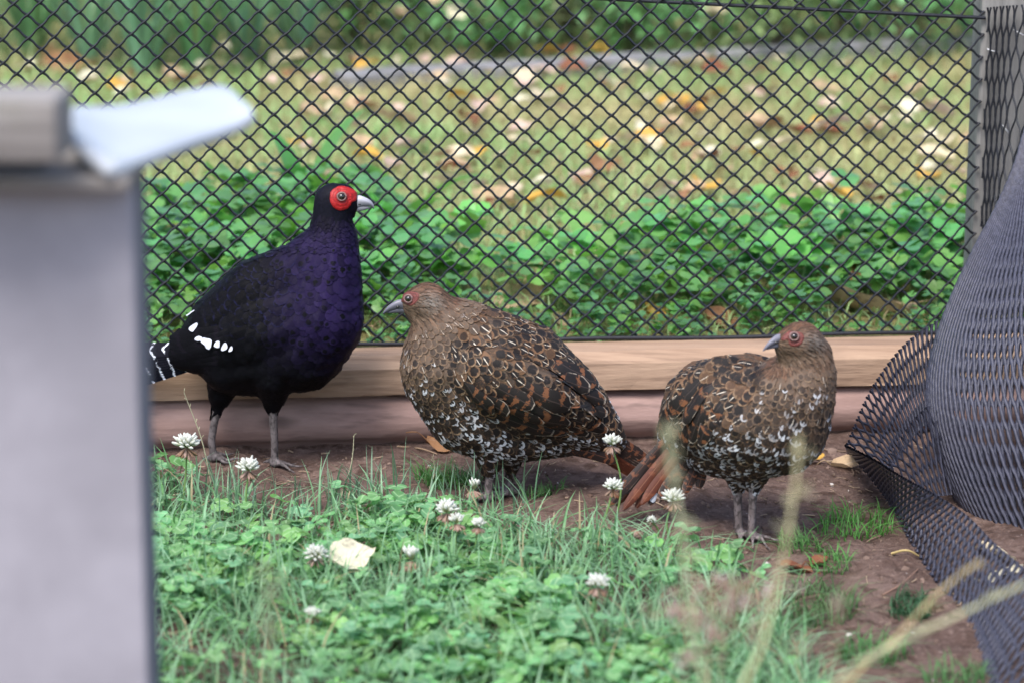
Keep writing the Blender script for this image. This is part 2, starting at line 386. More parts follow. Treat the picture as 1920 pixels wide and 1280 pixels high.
def make_drape():
    t = thing('loose_netting', 'bunched loose grey black netting bulging from post to soil', 'netting', (1.0, 4.35, 0))
    sil = [(1925, 250, 4.66, 30), (1902, 330, 4.62, 60), (1868, 410, 4.57, 110), (1828, 485, 4.52, 150), (1790, 565, 4.48, 185), (1764, 640, 4.45, 215), (1751, 720, 4.42, 245), (1757, 810, 4.39, 262), (1780, 900, 4.36, 262), (1806, 965, 4.34, 250)]
    S = smooth_path([(*at(x, y, Y), w * mpp(Y)) for x, y, Y, w in sil], 80)
    def bell(u, v, sg):
        i = np.minimum((v * 79).astype(int), 78); f = (v * 79 - i)[:, None]; q = S[i] * (1 - f) + S[i + 1] * f
        th = R(-35) + u * R(200); Rr = q[:, 3] * (1 + .022 * np.sin(4 * th + 3 * v) * v + .02 * np.sin(9 * th + 3) * (1 - v) + .012 * np.sin(11 * v + 2 * th)) + .0015 * sg
        X = q[:, 0] + q[:, 3] - Rr * np.cos(th); Y = q[:, 1] - Rr * np.sin(th) * .85
        return np.stack([X, Y, q[:, 2] - .01 * np.sin(th * 3)], -1)
    mb = MB(); net_surface(bell, 56, 20, .0034, mb, 4, .05)
    mb.build('gathered_netting', MAT_NETG, t)
    e1 = [(1588, 832, 4.30), (1625, 745, 4.38), (1665, 682, 4.46), (1708, 635, 4.54), (1762, 598, 4.60)]
    e2 = [(1668, 880, 4.36), (1690, 850, 4.42), (1715, 815, 4.47), (1740, 790, 4.52), (1765, 770, 4.55)]
    mb = MB(); net_surface(ruled(e1, e2), 24, 5, .0020, mb, 4, .05); mb.build('curled_edge', MAT_NETG, t)
    e1 = [(1662, 868, 4.24), (1690, 820, 4.27), (1718, 782, 4.30), (1746, 756, 4.34)]
    e2 = [(1725, 935, 4.28), (1745, 930, 4.30), (1768, 928, 4.32), (1792, 925, 4.34)]
    mb = MB(); net_surface(ruled(e1, e2), 9, 5, .0019, mb, 4, .05); mb.build('folded_flap', MAT_NETG, t)
    e1 = [(1586, 835, 4.30), (1640, 862, 4.24), (1690, 893, 4.16), (1755, 928, 4.08), (1812, 966, 3.98), (1866, 1020, 3.86), (1925, 1068, 3.74), (1990, 1120, 3.62), (2090, 1270, 3.42)]
    low = [(1590, 846), (1640, 905), (1672, 950), (1705, 1010), (1752, 1085), (1808, 1155), (1836, 1225), (1852, 1300), (1880, 1430)]
    e2 = [(x, y, gpt(x, y)[1]) for x, y in low]
    mb = MB(); net_surface(ruled(e1, e2), 56, 7, .0022, mb, 4, .05); mb.build('front_edge', MAT_NETG, t)
    e1 = [(1852, 15, 4.845), (1880, 12, 4.842), (1910, 10, 4.84), (1960, 8, 4.80)]
    e2 = [(1838, 470, 4.84), (1856, 468, 4.82), (1880, 465, 4.76), (1935, 462, 4.66)]
    mb = MB(); net_surface(ruled(e1, e2), 7, 10, .0017, mb, 6, .06); mb.build('stapled_netting', MAT_NET, t)
make_drape()

# ------------------------------------------------------------------ grey box in the foreground
def make_box():
    p0 = at(240, 700, 2.5); p1 = at(276, 700, 2.61)
    xr = at(262, 345, 2.5)[0] + .0; xr = at(258, 700, 2.50)[0]
    ztop = at(200, 345, 2.5)[2]
    b = thing('wooden_box', 'tall grey painted wooden box carrying a beam and pale sheet', 'box', (xr - .25, 2.6, 0))
    zg = -.02
    box_mesh(MB(), (0, 0, 0), (1, 1, 1))
    mb = MB(); box_mesh(mb, (xr - .5, 2.50, zg), (xr, 2.52, ztop), .003); mb.build('front_panel', MAT_BOX, b)
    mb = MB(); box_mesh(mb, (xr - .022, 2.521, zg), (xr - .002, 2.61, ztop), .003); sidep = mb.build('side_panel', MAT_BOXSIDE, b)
    mb = MB(); box_mesh(mb, (xr - .5, 2.61, zg), (xr - .022, 2.63, ztop - .002), .003); mb.build('back_panel', MAT_BOX, b)
    mb = MB(); box_mesh(mb, (xr - .52, 2.455, ztop + .001), (xr + .004, 2.64, ztop + .014), .003); mb.build('top_board', MAT_BEAM, b)
    xb = at(108, 250, 2.40)[0]; zb0 = at(100, 308, 2.40)[2]; zb1 = at(100, 188, 2.40)[2]
    mb = MB(); box_mesh(mb, (xb - .4, 2.40, zb0), (xb, 2.49, zb1), .005)
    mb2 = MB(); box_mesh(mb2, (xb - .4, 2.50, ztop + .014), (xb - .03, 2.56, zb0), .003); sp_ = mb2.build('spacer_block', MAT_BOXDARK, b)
    beam = mb.build('wooden_beam', MAT_BEAM); tag(beam, 'short thick weathered beam lying on top of the grey box', 'beam')
    # pale sheet: a warped, rounded panel with its own thickness
    e_near = [(137, 248, 2.50), (170, 285, 2.47), (214, 316, 2.45), (260, 302, 2.50), (330, 277, 2.58), (390, 256, 2.65), (440, 236, 2.70), (474, 216, 2.73)]
    e_far = [(136, 200, 2.74), (180, 199, 2.78), (225, 196, 2.80), (270, 188, 2.83), (320, 176, 2.86), (370, 166, 2.89), (420, 160, 2.92), (466, 200, 2.78)]
    A = smooth_path([at(*q) for q in e_near], 40); Bq = smooth_path([at(*q) for q in e_far], 40); nv = 8; V = []
    for k in range(nv):
        w = k / (nv - 1); V.append(A * (1 - w) + Bq * w + np.array([0, 0, .004 * math.sin(math.pi * w)]))
    V = np.array(V).reshape(-1, 3); F = grid_faces(40, nv)
    s = MB().add(V, F).build('plastic_sheet', MAT_SHEET); md = s.modifiers.new('thickness', 'SOLIDIFY'); md.thickness = .009; md.offset = -1
    tag(s, 'pale bluish white bent sheet jutting out from under the beam', 'sheet')
    return b
make_box()

# ------------------------------------------------------------------ pheasants
def feather_mat(name, dark, edge, white, streak, rough=.62, spec=.25, sheen=0.0, sheen_tint=(1, 1, 1, 1), sp_u=.78, sp_v=.27, sp_c=.68, verm=None):
    m, nt, b = M(name, rough, spec); n = N(nt)
    base = n.attr('col').outputs['Color']; pa = n.attr('pat'); sx = n.new('ShaderNodeSeparateColor', {'Color': pa.outputs['Color']}).outputs
    uv = n.new('ShaderNodeSeparateXYZ', {'Vector': n.coord('UV')}).outputs
    nz = n.noise(n.coord(), 170, 4, .65); jit = n.math('MULTIPLY', n.math('SUBTRACT', nz, .5), 1.0); n2 = n.noise(n.coord(), 75, 3, .6)
    u = n.math('ABSOLUTE', n.math('MULTIPLY', n.math('SUBTRACT', uv[0], .5), 2.0)); v = uv[1]
    uj = n.math('ADD', u, jit); vj = n.math('ADD', v, n.math('MULTIPLY', jit, .35))
    barb = n.math('SINE', n.math('MULTIPLY', n.math('ADD', v, n.math('MULTIPLY', u, -.35)), 95))
    c = n.mix(n.math('MULTIPLY', n.step(barb, -.3, 1), .22), base, n.hsv(base, .5, 1, .55))
    if verm: c = n.mix(n.math('MULTIPLY', n.step(n.noise(n.coord(), 320, 4, .7), .52, .62), .55), c, verm)
    d = n.math('SQRT', n.math('ADD', n.math('POWER', n.math('DIVIDE', uj, sp_u), 2.0), n.math('POWER', n.math('DIVIDE', n.math('SUBTRACT', vj, sp_c), sp_v), 2.0)))
    c = n.mix(n.math('MULTIPLY', n.step(d, 1.0, .78), sx[0]), c, dark)
    e = n.math('MAXIMUM', n.math('MULTIPLY', n.step(uj, .72, .92), n.step(v, .3, .6)), n.step(vj, .88, .96))
    c = n.mix(n.math('MULTIPLY', n.math('MULTIPLY', e, n.step(n2, .40, .56)), pa.outputs['Alpha']), c, edge)
    tri = n.math('MULTIPLY', n.step(n.math('SUBTRACT', n.math('MULTIPLY', n.math('SUBTRACT', vj, .58), 1.15), uj), -.05, .06), n.step(v, .60, .70))
    rr = n.math('SQRT', n.math('ADD', n.math('POWER', n.math('MULTIPLY', uj, 1.0), 2.0), n.math('POWER', n.math('DIVIDE', n.math('SUBTRACT', vj, .45), .5), 2.0)))
    rim = n.math('MULTIPLY', n.math('MULTIPLY', n.step(rr, .74, .88), n.step(v, .5, .66)), n.step(n2, .44, .54))
    w = n.math('MAXIMUM', n.math('MULTIPLY', tri, n.step(n2, .56, .46)), n.math('MULTIPLY', rim, .85))
    c = n.mix(n.math('MULTIPLY', w, sx[2]), c, white)
    st = n.math('MULTIPLY', n.step(n.math('ADD', u, n.math('MULTIPLY', jit, .2)), .12, .04), n.math('MULTIPLY', n.step(v, .42, .60), n.step(nz, .36, .5)))
    c = n.mix(n.math('MULTIPLY', st, sx[1]), c, streak)
    nt.links.new(c, b.inputs['Base Color'])
    b.inputs['Sheen Weight'].default_value = sheen; b.inputs['Sheen Roughness'].default_value = .4; b.inputs['Sheen Tint'].default_value = sheen_tint
    nt.links.new(n.bump(n.math('ADD', barb, n.math('MULTIPLY', nz, 2.0)), .25, .0008), b.inputs['Normal']); return m
def bar_mat(name, dark, bar, rim, freq=7.0, width=.35, rough=.5, straight=False, shaft=None, spec=.25):
    m, nt, b = M(name, rough, spec); n = N(nt); uv = n.new('ShaderNodeSeparateXYZ', {'Vector': n.coord('UV')}).outputs
    u = n.math('ABSOLUTE', n.math('MULTIPLY', n.math('SUBTRACT', uv[0], .5), 2.0)); v = uv[1]; co = n.coord()
    nz = n.math('SUBTRACT', n.noise(co, 90, 4, .65), .5); rnd = n.math('MULTIPLY', n.new('ShaderNodeObjectInfo').outputs['Random'], 6.0)
    s = n.math('SINE', n.math('ADD', n.math('MULTIPLY', n.math('ADD', v, n.math('ADD', n.math('MULTIPLY', u, .05), n.math('MULTIPLY', nz, .06 if straight else .22))), freq * 6.283), 0 if straight else rnd))
    k = n.step(s, 1 - width * 2, 1 - width)
    k = n.math('MULTIPLY', k, n.step(n.noise(co, 70 if straight else 48, 4), .45, .52))
    c = n.mix(k, dark, bar)
    if not straight:
        c = n.mix(n.math('MULTIPLY', n.step(n.noise(co, 260, 3), .58, .7), .5), c, dark)
    c = n.mix(n.math('MULTIPLY', n.math('MAXIMUM', n.math('MULTIPLY', n.step(u, .88, .95), n.step(v, .5, .8)), n.step(v, .965, .985)), n.step(n.noise(co, 55, 3), .42, .56)), c, rim)
    if shaft: c = n.mix(n.step(u, .06, .03), c, shaft)
    nt.links.new(c, b.inputs['Base Color'])
    barb = n.math('SINE', n.math('MULTIPLY', n.math('SUBTRACT', v, n.math('MULTIPLY', u, .12)), 380)); nt.links.new(n.bump(barb, .2, .0006), b.inputs['Normal']); return m
def skin_mat():
    m, nt, b = M('red_wattle', .55, .35); n = N(nt); co = n.coord(); c = n.attr('col').outputs['Color']
    v = n.new('ShaderNodeTexVoronoi', {'Vector': co, 'Scale': 900.0}).outputs['Distance']
    c = n.mix(n.step(v, .2, .7), n.hsv(c, .5, 1, 1.1), n.hsv(c, .5, 1, .55)); nt.links.new(c, b.inputs['Base Color']); nt.links.new(n.bump(v, -.6, .0012), b.inputs['Normal'])
    b.inputs['Subsurface Weight'].default_value = .1; b.inputs['Subsurface Radius'].default_value = (.004, .001, .001); return m
def leg_mat(name, c1, c2):
    m, nt, b = M(name, .6, .35); n = N(nt); co = n.coord()
    v = n.new('ShaderNodeTexVoronoi', {'Vector': n.map(co, (1, 1, .6)), 'Scale': 230.0}).outputs['Distance']
    c = n.mix(n.step(n.noise(co, 60), .35, .65), c1, c2); c = n.mix(n.step(v, .45, .8), c, tuple(x * .5 for x in c1)); nt.links.new(c, b.inputs['Base Color'])
    nt.links.new(n.bump(v, -.5, .001), b.inputs['Normal']); return m
MAT_RED = skin_mat()
MAT_EYE = plain('eye', (.012, .008, .006), .06, .8, .2, 50, 0)
MAT_IRIS = plain('iris', (.035, .02, .013), .15, .6, .3, 300, .1)
MAT_LID = plain('eyelid', (.20, .12, .11), .5, .3, .25, 300, .2)
MAT_HORN = attr_mat('horn', .4, .35)
MAT_BILL = plain('bill_horn', (.21, .21, .26), .4, .4, .3, 60, .25)
MAT_BILLP = plain('pale_bill_horn', (.34, .34, .40), .4, .4, .35, 60, .2)
MAT_LEGF = leg_mat('brown_leg_scales', (.13, .105, .10), (.20, .165, .165)); MAT_LEGM = leg_mat('grey_leg_scales', (.085, .072, .072), (.14, .12, .12))
MAT_UNDF = plain('brown_down', (.08, .056, .042), .9, .1, .4, 160, .6); MAT_UNDM = plain('black_down', (.0035, .0035, .0085), .6, .12, .4, 220, .35)
MAT_PLF = feather_mat('hen_plumage', (.008, .006, .006), (.25, .165, .10), (.60, .62, .66), (.62, .54, .44), verm=(.16, .078, .036))
MAT_PLM = feather_mat('cock_plumage', (.002, .002, .003), (.014, .014, .055), (.85, .87, .92), (.05, .04, .09), .52, .08, sp_u=.55, sp_v=.17, sp_c=.80)
MAT_FLF = bar_mat('hen_flight_feather', (.013, .010, .009), (.155, .062, .028), (.30, .25, .20), 4.2, .34, shaft=(.05, .035, .03))
MAT_TAILF = bar_mat('hen_tail_feather', (.022, .013, .011), (.14, .050, .024), (.20, .15, .12), 8, .4, shaft=(.12, .05, .03))
MAT_TAILR = bar_mat('hen_rufous_tail', (.090, .025, .013), (.145, .045, .022), (.06, .03, .022), 3, .4, shaft=(.22, .10, .06))
MAT_TAILM = bar_mat('cock_tail_feather', (.006, .006, .011), (.62, .64, .72), (.02, .02, .04), 8, .10, .6, True, spec=.06)
MAT_FLM = bar_mat('cock_flight_feather', (.0035, .0035, .005), (.006, .005, .008), (.005, .005, .008), 3, .2, .7, spec=.06)
MAT_BARW = plain('white_wing_bar', (.44, .46, .52), .6, .3, .08, 100, .2)

def ico(sub=2):
    bm = bmesh.new(); bmesh.ops.create_icosphere(bm, subdivisions=sub, radius=1.0); bm.verts.index_update()
    V = np.array([v.co[:] for v in bm.verts]); F = np.array([[v.index for v in f.verts] for f in bm.faces]); bm.free(); return V, F
ICO = ico(2)
FV = np.array([0, .28, .52, .72, .88, 1.0]); FW = np.array([.45, .78, .98, 1.0, .78, .30]); FU = np.array([-1, -.5, 0, .5, 1.0])

class Bird:
    def __init__(s, label, Y0, foot, mats, group):
        s.Y0 = Y0; s.k = mpp(Y0); s.root = thing('pheasant', label, 'bird', foot, group); s.mats = mats; s.mb = MB(); s.spine = None
    def P(s, q): return at(q[0], q[1], s.Y0 + q[2])
    def chain(s, nodes, spine=False):
        pts = [(s.P(q), q[3] * s.k, q[4] if len(q) > 4 else .86) for q in nodes]
        for (a, ra, fa), (b, rb, fb) in zip(pts[:-1], pts[1:]):
            n = max(2, int(np.linalg.norm(b - a) / (min(ra, rb) * .28)) + 1)
            for t in np.linspace(0, 1, n): s.ball(a * (1 - t) + b * t, ra * (1 - t) + rb * t, fa * (1 - t) + fb * t)
        if spine: s.spine = np.array([p[0] for p in pts])
    def ball(s, c, r, f=1.0): s.mb.add(ICO[0] * np.array([r, r * f, r]) + c, ICO[1])
    def leg(s, nodes, toes):
        s.chain([(*q, 1.0) for q in nodes]); f = nodes[-1]; p = s.P(f)
        p[2] = float(gz(p[0], p[1])) + .007
        s.ball(p, .0085)
        for (dx, dy, L) in toes:
            for t in np.linspace(0, 1, 9):
                q = p + np.array([dx, dy, 0]) * L * t; q[2] = float(gz(q[0], q[1])) + .004 + .007 * math.sin(math.pi * min(1, t * 1.1)) * (1 - t) + .001; s.ball(q, .0058 * (1 - .55 * t))
    def finish(s, legcut, voxel=.0030):
        me = s.mb.mesh('tmp'); o = bpy.data.objects.new('tmp', me); col.objects.link(o)
        r = o.modifiers.new('r', 'REMESH'); r.mode = 'VOXEL'; r.voxel_size = voxel
        sm = o.modifiers.new('s', 'SMOOTH'); sm.factor = .5; sm.iterations = 5
        dg = bpy.context.evaluated_depsgraph_get(); m2 = bpy.data.meshes.new_from_object(o.evaluated_get(dg)); bpy.data.objects.remove(o); bpy.data.meshes.remove(me)
        m2.name = 'body'; n = len(m2.vertices); co = np.empty(n * 3); m2.vertices.foreach_get('co', co); s.co = co.reshape(-1, 3)
        no = np.empty(n * 3); m2.vertex_normals.foreach_get('vector', no); s.no = no.reshape(-1, 3)
        m2.materials.clear(); m2.materials.append(s.mats['under']); m2.materials.append(s.mats['leg'])
        c = np.empty(len(m2.polygons) * 3); m2.polygons.foreach_get('center', c); px, py = proj(c.reshape(-1, 3))
        m2.polygons.foreach_set('material_index', legcut(px, py).astype(np.int32)); m2.polygons.foreach_set('use_smooth', np.ones(len(m2.polygons), bool)); m2.update()
        s.body = obj('body', m2, None, s.root)
        F = [tuple(p.vertices) for p in m2.polygons]; s.bvh = BVHTree.FromPolygons([Vector(v) for v in s.co], F)
        # direction of the plumage, from head to tail
        S = smooth_path(s.spine, 120); T = norm(np.gradient(S, axis=0)); s.S = S
        D = ((s.co[:, None] - S[None]) ** 2).sum(-1); w = 1 / (D + 4e-4) ** 2; s.flow = norm((w[..., None] * T[None]).sum(1)); s.t = D.argmin(1) / 119.0
        s.px, s.py = proj(s.co)
    def hit(s, x, y, far=False):
        d = ray(x, y); d = d / np.linalg.norm(d)
        if far: h = s.bvh.ray_cast(Vector(CAM + d * 9), Vector(-d))
        else: h = s.bvh.ray_cast(Vector(CAM), Vector(d))
        if h[0] is None:
            h = s.bvh.find_nearest(Vector(at(x, y, s.Y0)))
        return np.array(h[0]), np.array(h[1])
    def plumage(s, spacing, rule, skip, seed=1, name='plumage'):
        sp_ = spacing(s.px, s.py, s.t) * np.random.default_rng(99).uniform(.78, 1.25, len(s.px)); ok = ~skip(s.px, s.py); r = np.random.default_rng(seed); order = r.permutation(len(s.co)); dead = ~ok
        kd = kdtree.KDTree(len(s.co))
        for i, c in enumerate(s.co): kd.insert(c, i)
        kd.balance(); mb = MB(); F0 = grid_faces(5, 6); uv0 = np.stack([np.tile(FU * .5 + .5, 6), np.repeat(FV, 5)], -1)
        for i in order:
            if dead[i]: continue
            for (_, j, _) in kd.find_range(s.co[i], float(sp_[i])): dead[j] = True
            n = s.no[i]; f = s.flow[i] - n * (s.flow[i] @ n); f = norm(f + r.normal(0, .10, 3)); f = norm(f - n * (f @ n)); b = np.cross(n, f)
            c, pat, L, W, lift = rule(s.px[i], s.py[i], s.t[i], n, r)
            L = L * sp_[i]; W = W * sp_[i]; V = []
            for v, w in zip(FV, FW):
                for u in FU:
                    q = s.co[i] + f * L * (v - .25) + b * W * w * u; h = s.bvh.find_nearest(Vector(q))
                    V.append(np.array(h[0]) + np.array(h[1]) * (-.0004 + lift * v * (1 - .12 * u * u) + .0004))
            mb.add(V, F0, uv0, col=c, pat=pat)
        return stuff(mb.build(name, s.mats['plume'], s.root))
    def feather(s, name, a, b, w, mat, off=.004, parent=None, far=False, rows=9, petal=False):
        A, _ = s.hit(*a, far); B, _ = s.hit(*b, far); return s.strip(name, A, B, w * s.k, mat, off, parent, rows, snap=True, petal=petal)
    def strip(s, name, A, B, W, mat, off=0, parent=None, rows=9, snap=False, nrm=None, sag=0.0, square=False, petal=False):
        vs = np.linspace(0, 1, rows); ws = np.where(vs < .7, .6 + .4 * vs / .7, np.sqrt(np.clip(1 - ((vs - .7) / .3) ** 2 * (.75 if square else .9), 0, 1)))
        if petal: ws = np.interp(vs, [0, .35, .7, .9, 1], [.30, .75, 1, .92, .55])
        d = norm(B - A); V = []; nm = norm(np.array([0, -1, .35])) if nrm is None else norm(nrm)
        for v, w in zip(vs, ws):
            c = A + (B - A) * v
            if snap:
                h = s.bvh.find_nearest(Vector(c)); n = np.array(h[1]); c0 = np.array(h[0])
            else: n = nm; c0 = c
            bb = norm(np.cross(n, d))
            for u in FU:
                q = c + bb * W * .5 * w * u
                if snap:
                    h = s.bvh.find_nearest(Vector(q)); p = np.array(h[0]); nn = np.array(h[1])
                    if h[3] < .012: q = p + nn * (off * (.04 + .96 * v) + .0012 * (1 - u * u))
                    else: q = q + n * off
                else: q = q + n * (.0014 * (1 - u * u) + off) - np.array([0, 0, sag * v * v])
                V.append(q)
        uv = np.stack([np.tile(FU * .5 + .5, rows), np.repeat(vs, 5)], -1)
        return MB().add(V, grid_faces(5, rows), uv).build(name, mat, parent or s.root)
    def patch(s, name, outline, colr, lift=.0016, far=False, eye=None):
        O = np.array(outline, float); ctr = O.mean(0) if eye is None else np.array(eye, float); V = []; C = []
        K = smooth_path(np.vstack([O, O[:1]]), 64)[:-1]; m = len(K); rings = np.linspace(0, 1, 15) ** .9
        for rr in rings:
            for j, p in enumerate(K):
                q = ctr + (p - ctr) * rr; P, nn = s.hit(q[0], q[1], far); w = math.sin(rr * 26 + .5 * math.sin(j * .6)) * (rr > .25) * (rr < .9)
                nz = float(vnoise(np.array([q[0] * .9]), np.array([q[1] * .9]), 5)[0])
                V.append(P + nn * (lift * .5 * (1 - rr ** 8) + (.0014 if rr < .99 else -.001) + .00030 * w + .0006 * nz)); C.append(np.array(colr) * (.86 + .16 * w + .5 * nz) * (1 - .25 * (.22 < rr < .36)))
        F = [[k * m + j, k * m + (j + 1) % m, (k + 1) * m + (j + 1) % m, (k + 1) * m + j] for k in range(len(rings) - 1) for j in range(m)]
        return MB().add(V, F, None, col=np.clip(np.array(C), 0, 1)).build(name, MAT_RED, s.root)
    def eye(s, x, y, r, far=False, lid=MAT_LID):
        P, n = s.hit(x, y, far); r = r * s.k; n = norm(n * .6 + np.array([0, 1 if far else -1, .1]) * .6); V, F = ico(3); c = P + n * (.0030 - r * .30)
        e = MB().add(V * r * .98 + c, F).build('eye', MAT_IRIS, s.root)
        MB().add(V * r * .74 + c + n * r * .30, F).build('pupil', MAT_EYE, e)
        a = np.linspace(0, 2 * np.pi, 25); t1 = norm(np.cross(n, [0, 0, 1])); t2 = np.cross(n, t1)
        pts = c + n * r * .50 + (np.cos(a)[:, None] * t1 + np.sin(a)[:, None] * t2 * .92) * r * .92
        MB().add(*tube(pts, r * .20, 6)).build('eyelid', lid, e)
    def bill(s, up, lo, pale, tip, nostril, sgn):
        for nm, q in (('upper_bill', up), ('lower_bill', lo)):
            n = 16; P = smooth_path([s.P(z[:3]) for z in q], n); t = np.linspace(0, 1, n); r = np.interp(t, np.linspace(0, 1, len(q)), [z[3] for z in q]) * s.k * (.88 if sgn < 0 else 1)
            V, F, uv = tube(P, r, 12, flat=.70, ref=(0, 0, 1)); tt = np.repeat(t, 12)[:, None]; top = np.clip((V[:, 2] - np.repeat(P[:, 2], 12)) / (np.repeat(r, 12) + 1e-6), -1, 1)[:, None]
            c = np.array(pale) * (1 - tt) + np.array(tip) * tt; c = c * (.62 + .45 * (top > .1) * (nm == 'upper_bill') + .1 * vnoise(V[:, 0] * 900, V[:, 2] * 900, 3)[:, None]); o = MB().add(V, F, uv, col=c).build(nm, MAT_HORN, s.root)
            if nm == 'upper_bill':
                C = s.P(nostril); C = C - np.array([0, 6.2 * s.k, 0]); MB().add(ICO[0] * np.array([3.4, 1.6, 1.7]) * s.k + C, ICO[1]).build('nostril', MAT_EYE, o)
    def fluff(s): pass

GRP = 'pheasants standing along the timber border'
def C3(*c): return np.array(c)
# ---- the cock
def make_male():
    foot = gpt(515, 868); b = Bird('black purple pheasant cock with red face and white wing bar', 4.575, foot, dict(under=MAT_UNDM, leg=MAT_LEGM, plume=MAT_PLM), GRP)
    b.chain([(640, 376, -.02, 33, .72), (625, 380, -.02, 38, .78), (621, 415, -.02, 38, .82), (624, 450, -.02, 47, .86), (610, 520, -.02, 70), (594, 590, -.02, 90), (500, 612, 0, 100), (430, 640, .01, 78), (345, 664, .02, 30)], True)
    b.chain([(652, 382, -.02, 22, .75), (650, 398, -.02, 17, .75)])
    b.chain([(624, 450, -.02, 46), (568, 512, -.01, 62), (490, 560, 0, 80), (430, 607, .01, 73), (385, 642, .015, 52)])
    b.chain([(594, 600, -.02, 90), (562, 648, -.01, 90), (480, 662, 0, 76), (430, 682, 0, 56)])
    b.chain([(425, 700, .02, 38), (414, 738, .024, 24), (411, 756, .025, 14)]); b.chain([(515, 700, -.03, 42), (513, 742, -.012, 24), (511, 764, -.01, 13)])
    b.chain([(540, 680, -.005, 56), (490, 692, 0, 52), (440, 694, .005, 48)])
    b.leg([(411, 752, .025, 9.5), (402, 790, .022, 8.5), (396, 825, .022, 8), (400, 850, .022, 8)], [(1, -.15, .055), (.8, -.7, .045), (.75, .55, .045), (-1, .1, .02)])
    b.leg([(511, 765, -.01, 9.5), (513, 795, -.01, 8.5), (515, 830, -.012, 8), (515, 866, -.012, 8)], [(1, -.25, .06), (.8, -.75, .045), (.75, .5, .045), (-1, .1, .02)])
    b.finish(lambda x, y: (y > 762))
    face = [(619, 361), (624, 355), (633, 350), (642, 349), (655, 352), (667, 359), (670, 364), (669, 376), (661, 380), (657, 387), (650, 393), (638, 396), (629, 393), (622, 386), (618, 375)]
    def sp(x, y, t): return np.where(y < 430, .0040, np.where(y < 470, .0052, np.where(x < 470, .0125, .0098)))
    def rule(x, y, t, n, r):
        d = x - 540 + (y - 560) * .25
        k = np.clip((x - 500) / 90, 0, 1) * np.clip((700 - y) / 110, 0, 1) * (0.12 + .88 * np.clip((y - 405) / 55, 0, 1))
        c = C3(.0024, .0023, .0038) * (1 - k) + C3(.0135, .0080, .036) * k; c = c * r.uniform(.6, 1.45)
        back = np.clip((590 - x) / 40, 0, 1) * np.clip((640 - y) / 60, 0, 1) * (y > 440)
        spot = (r.random() < .36) * (x > 500) * (455 < y < 650) * r.uniform(.7, 1)
        edge = .6 * back * r.uniform(.2, 1) * np.clip((x - 385) / 50, 0, 1)
        edge = max(edge, .5 * k * (r.random() < .5) * r.random())
        return c, (spot, 0, 0, edge), 2.8, .92, .0027
    b.plumage(sp, rule, lambda x, y: (y > 768) | (y < 410 + 24 * vnoise(x / 7, y / 7, 3)), 3)
    b.patch('wattle', face, C3(.46, .011, .012), eye=(640, 369)); b.patch('wattle', face, C3(.46, .011, .012), far=True, eye=(640, 369))
    b.eye(640, 369, 8.6); b.eye(640, 369, 8.6, True)
    b.bill([(662, 381, -.02, 13), (674, 378, -.02, 11.5), (688, 380, -.022, 7.5), (697, 385, -.022, 3.8), (701, 392, -.022, .8)], [(655, 391, -.02, 8), (672, 391, -.02, 6), (688, 390, -.022, 3), (694, 389, -.022, 1)], (.50, .50, .56), (.14, .14, .18), (674, 382, -.02), 1)
    # folded wing: flight feathers, then the white bar
    for i in range(9):
        q = i / 8; b.feather('flight_feather', (430 - 14 * q, 700 - 85 * q), (322 + 8 * q, 688 - 48 * q), 24, MAT_FLM, .004 + .0011 * i)
    for (x, y, dx, dy, w) in ((364, 583, -4, 17, 8), (368, 607, -3, 17, 13), (379, 627, -4, 14, 12), (393, 634, -5, 15, 22), (408, 639, 4, 11, 12), (419, 644, 8, 9, 12), (431, 650, 7, 5, 8)):
        b.feather('wing_bar_feather', (x + 3, y - 2), (x + dx * .8, y + dy * .8), w * 1.1, MAT_BARW, .0115, rows=9, petal=True)
    for i in range(10):
        q = i / 9; A = at(385, 655 + 20 * q, 4.59); B = at(190 + 30 * q, 660 + 58 * q, 4.60 + .012 * abs(q - .5)); b.strip('tail_feather', A, B, .030, MAT_TAILM, off=.0025 * (4.5 - i) * .5, nrm=(0, -1, .55), rows=14)
    return b
# ---- hens
def hen_rule(wing, ear, head_t, breast_fn):
    def rule(x, y, t, n, r):
        br = r.uniform(.8, 1.2)
        if t < head_t:
            k = np.clip(n[2] * 1.2, 0, 1); c = C3(.135, .090, .060) * (1 - k) + C3(.11, .054, .032) * k
            ck = np.exp(-(((x - ear[0]) / 22) ** 2 + ((y - ear[1]) / 16) ** 2)); c = c * (1 - ck) + C3(.17, .145, .125) * ck
            return c * r.uniform(.6, 1.35), (r.random() * .35, (r.random() < .15) * .5, 0, .25 * r.random()), 3.4, .42, .0014
        h = np.clip((t - head_t) / .12, 0, 1)
        if inpoly(np.array([x]), np.array([y]), wing)[0]:
            c = (C3(.105, .060, .034), C3(.075, .052, .038), C3(.026, .017, .013), C3(.135, .072, .038))[int(r.integers(0, 4))] * (1 - .35 * (n[2] > .5)) * br
            return c, ((.96 if r.random() < .85 else .3) * (.5 + .5 * h), (r.random() < .40) * r.uniform(.5, 1), 0, (r.random() < .7) * r.uniform(.3, 1)), 2.6, .86, .0036
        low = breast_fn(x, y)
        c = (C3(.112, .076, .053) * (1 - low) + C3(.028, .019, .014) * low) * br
        return c, ((.5 + .45 * r.random()) * h * (r.random() < .75 + .25 * low), (r.random() < .14) * .7, (r.random() < .12 + .50 * low) * r.uniform(.25, .9) * h, .15 + .6 * r.random()), 2.7, .80, .0034
    return rule
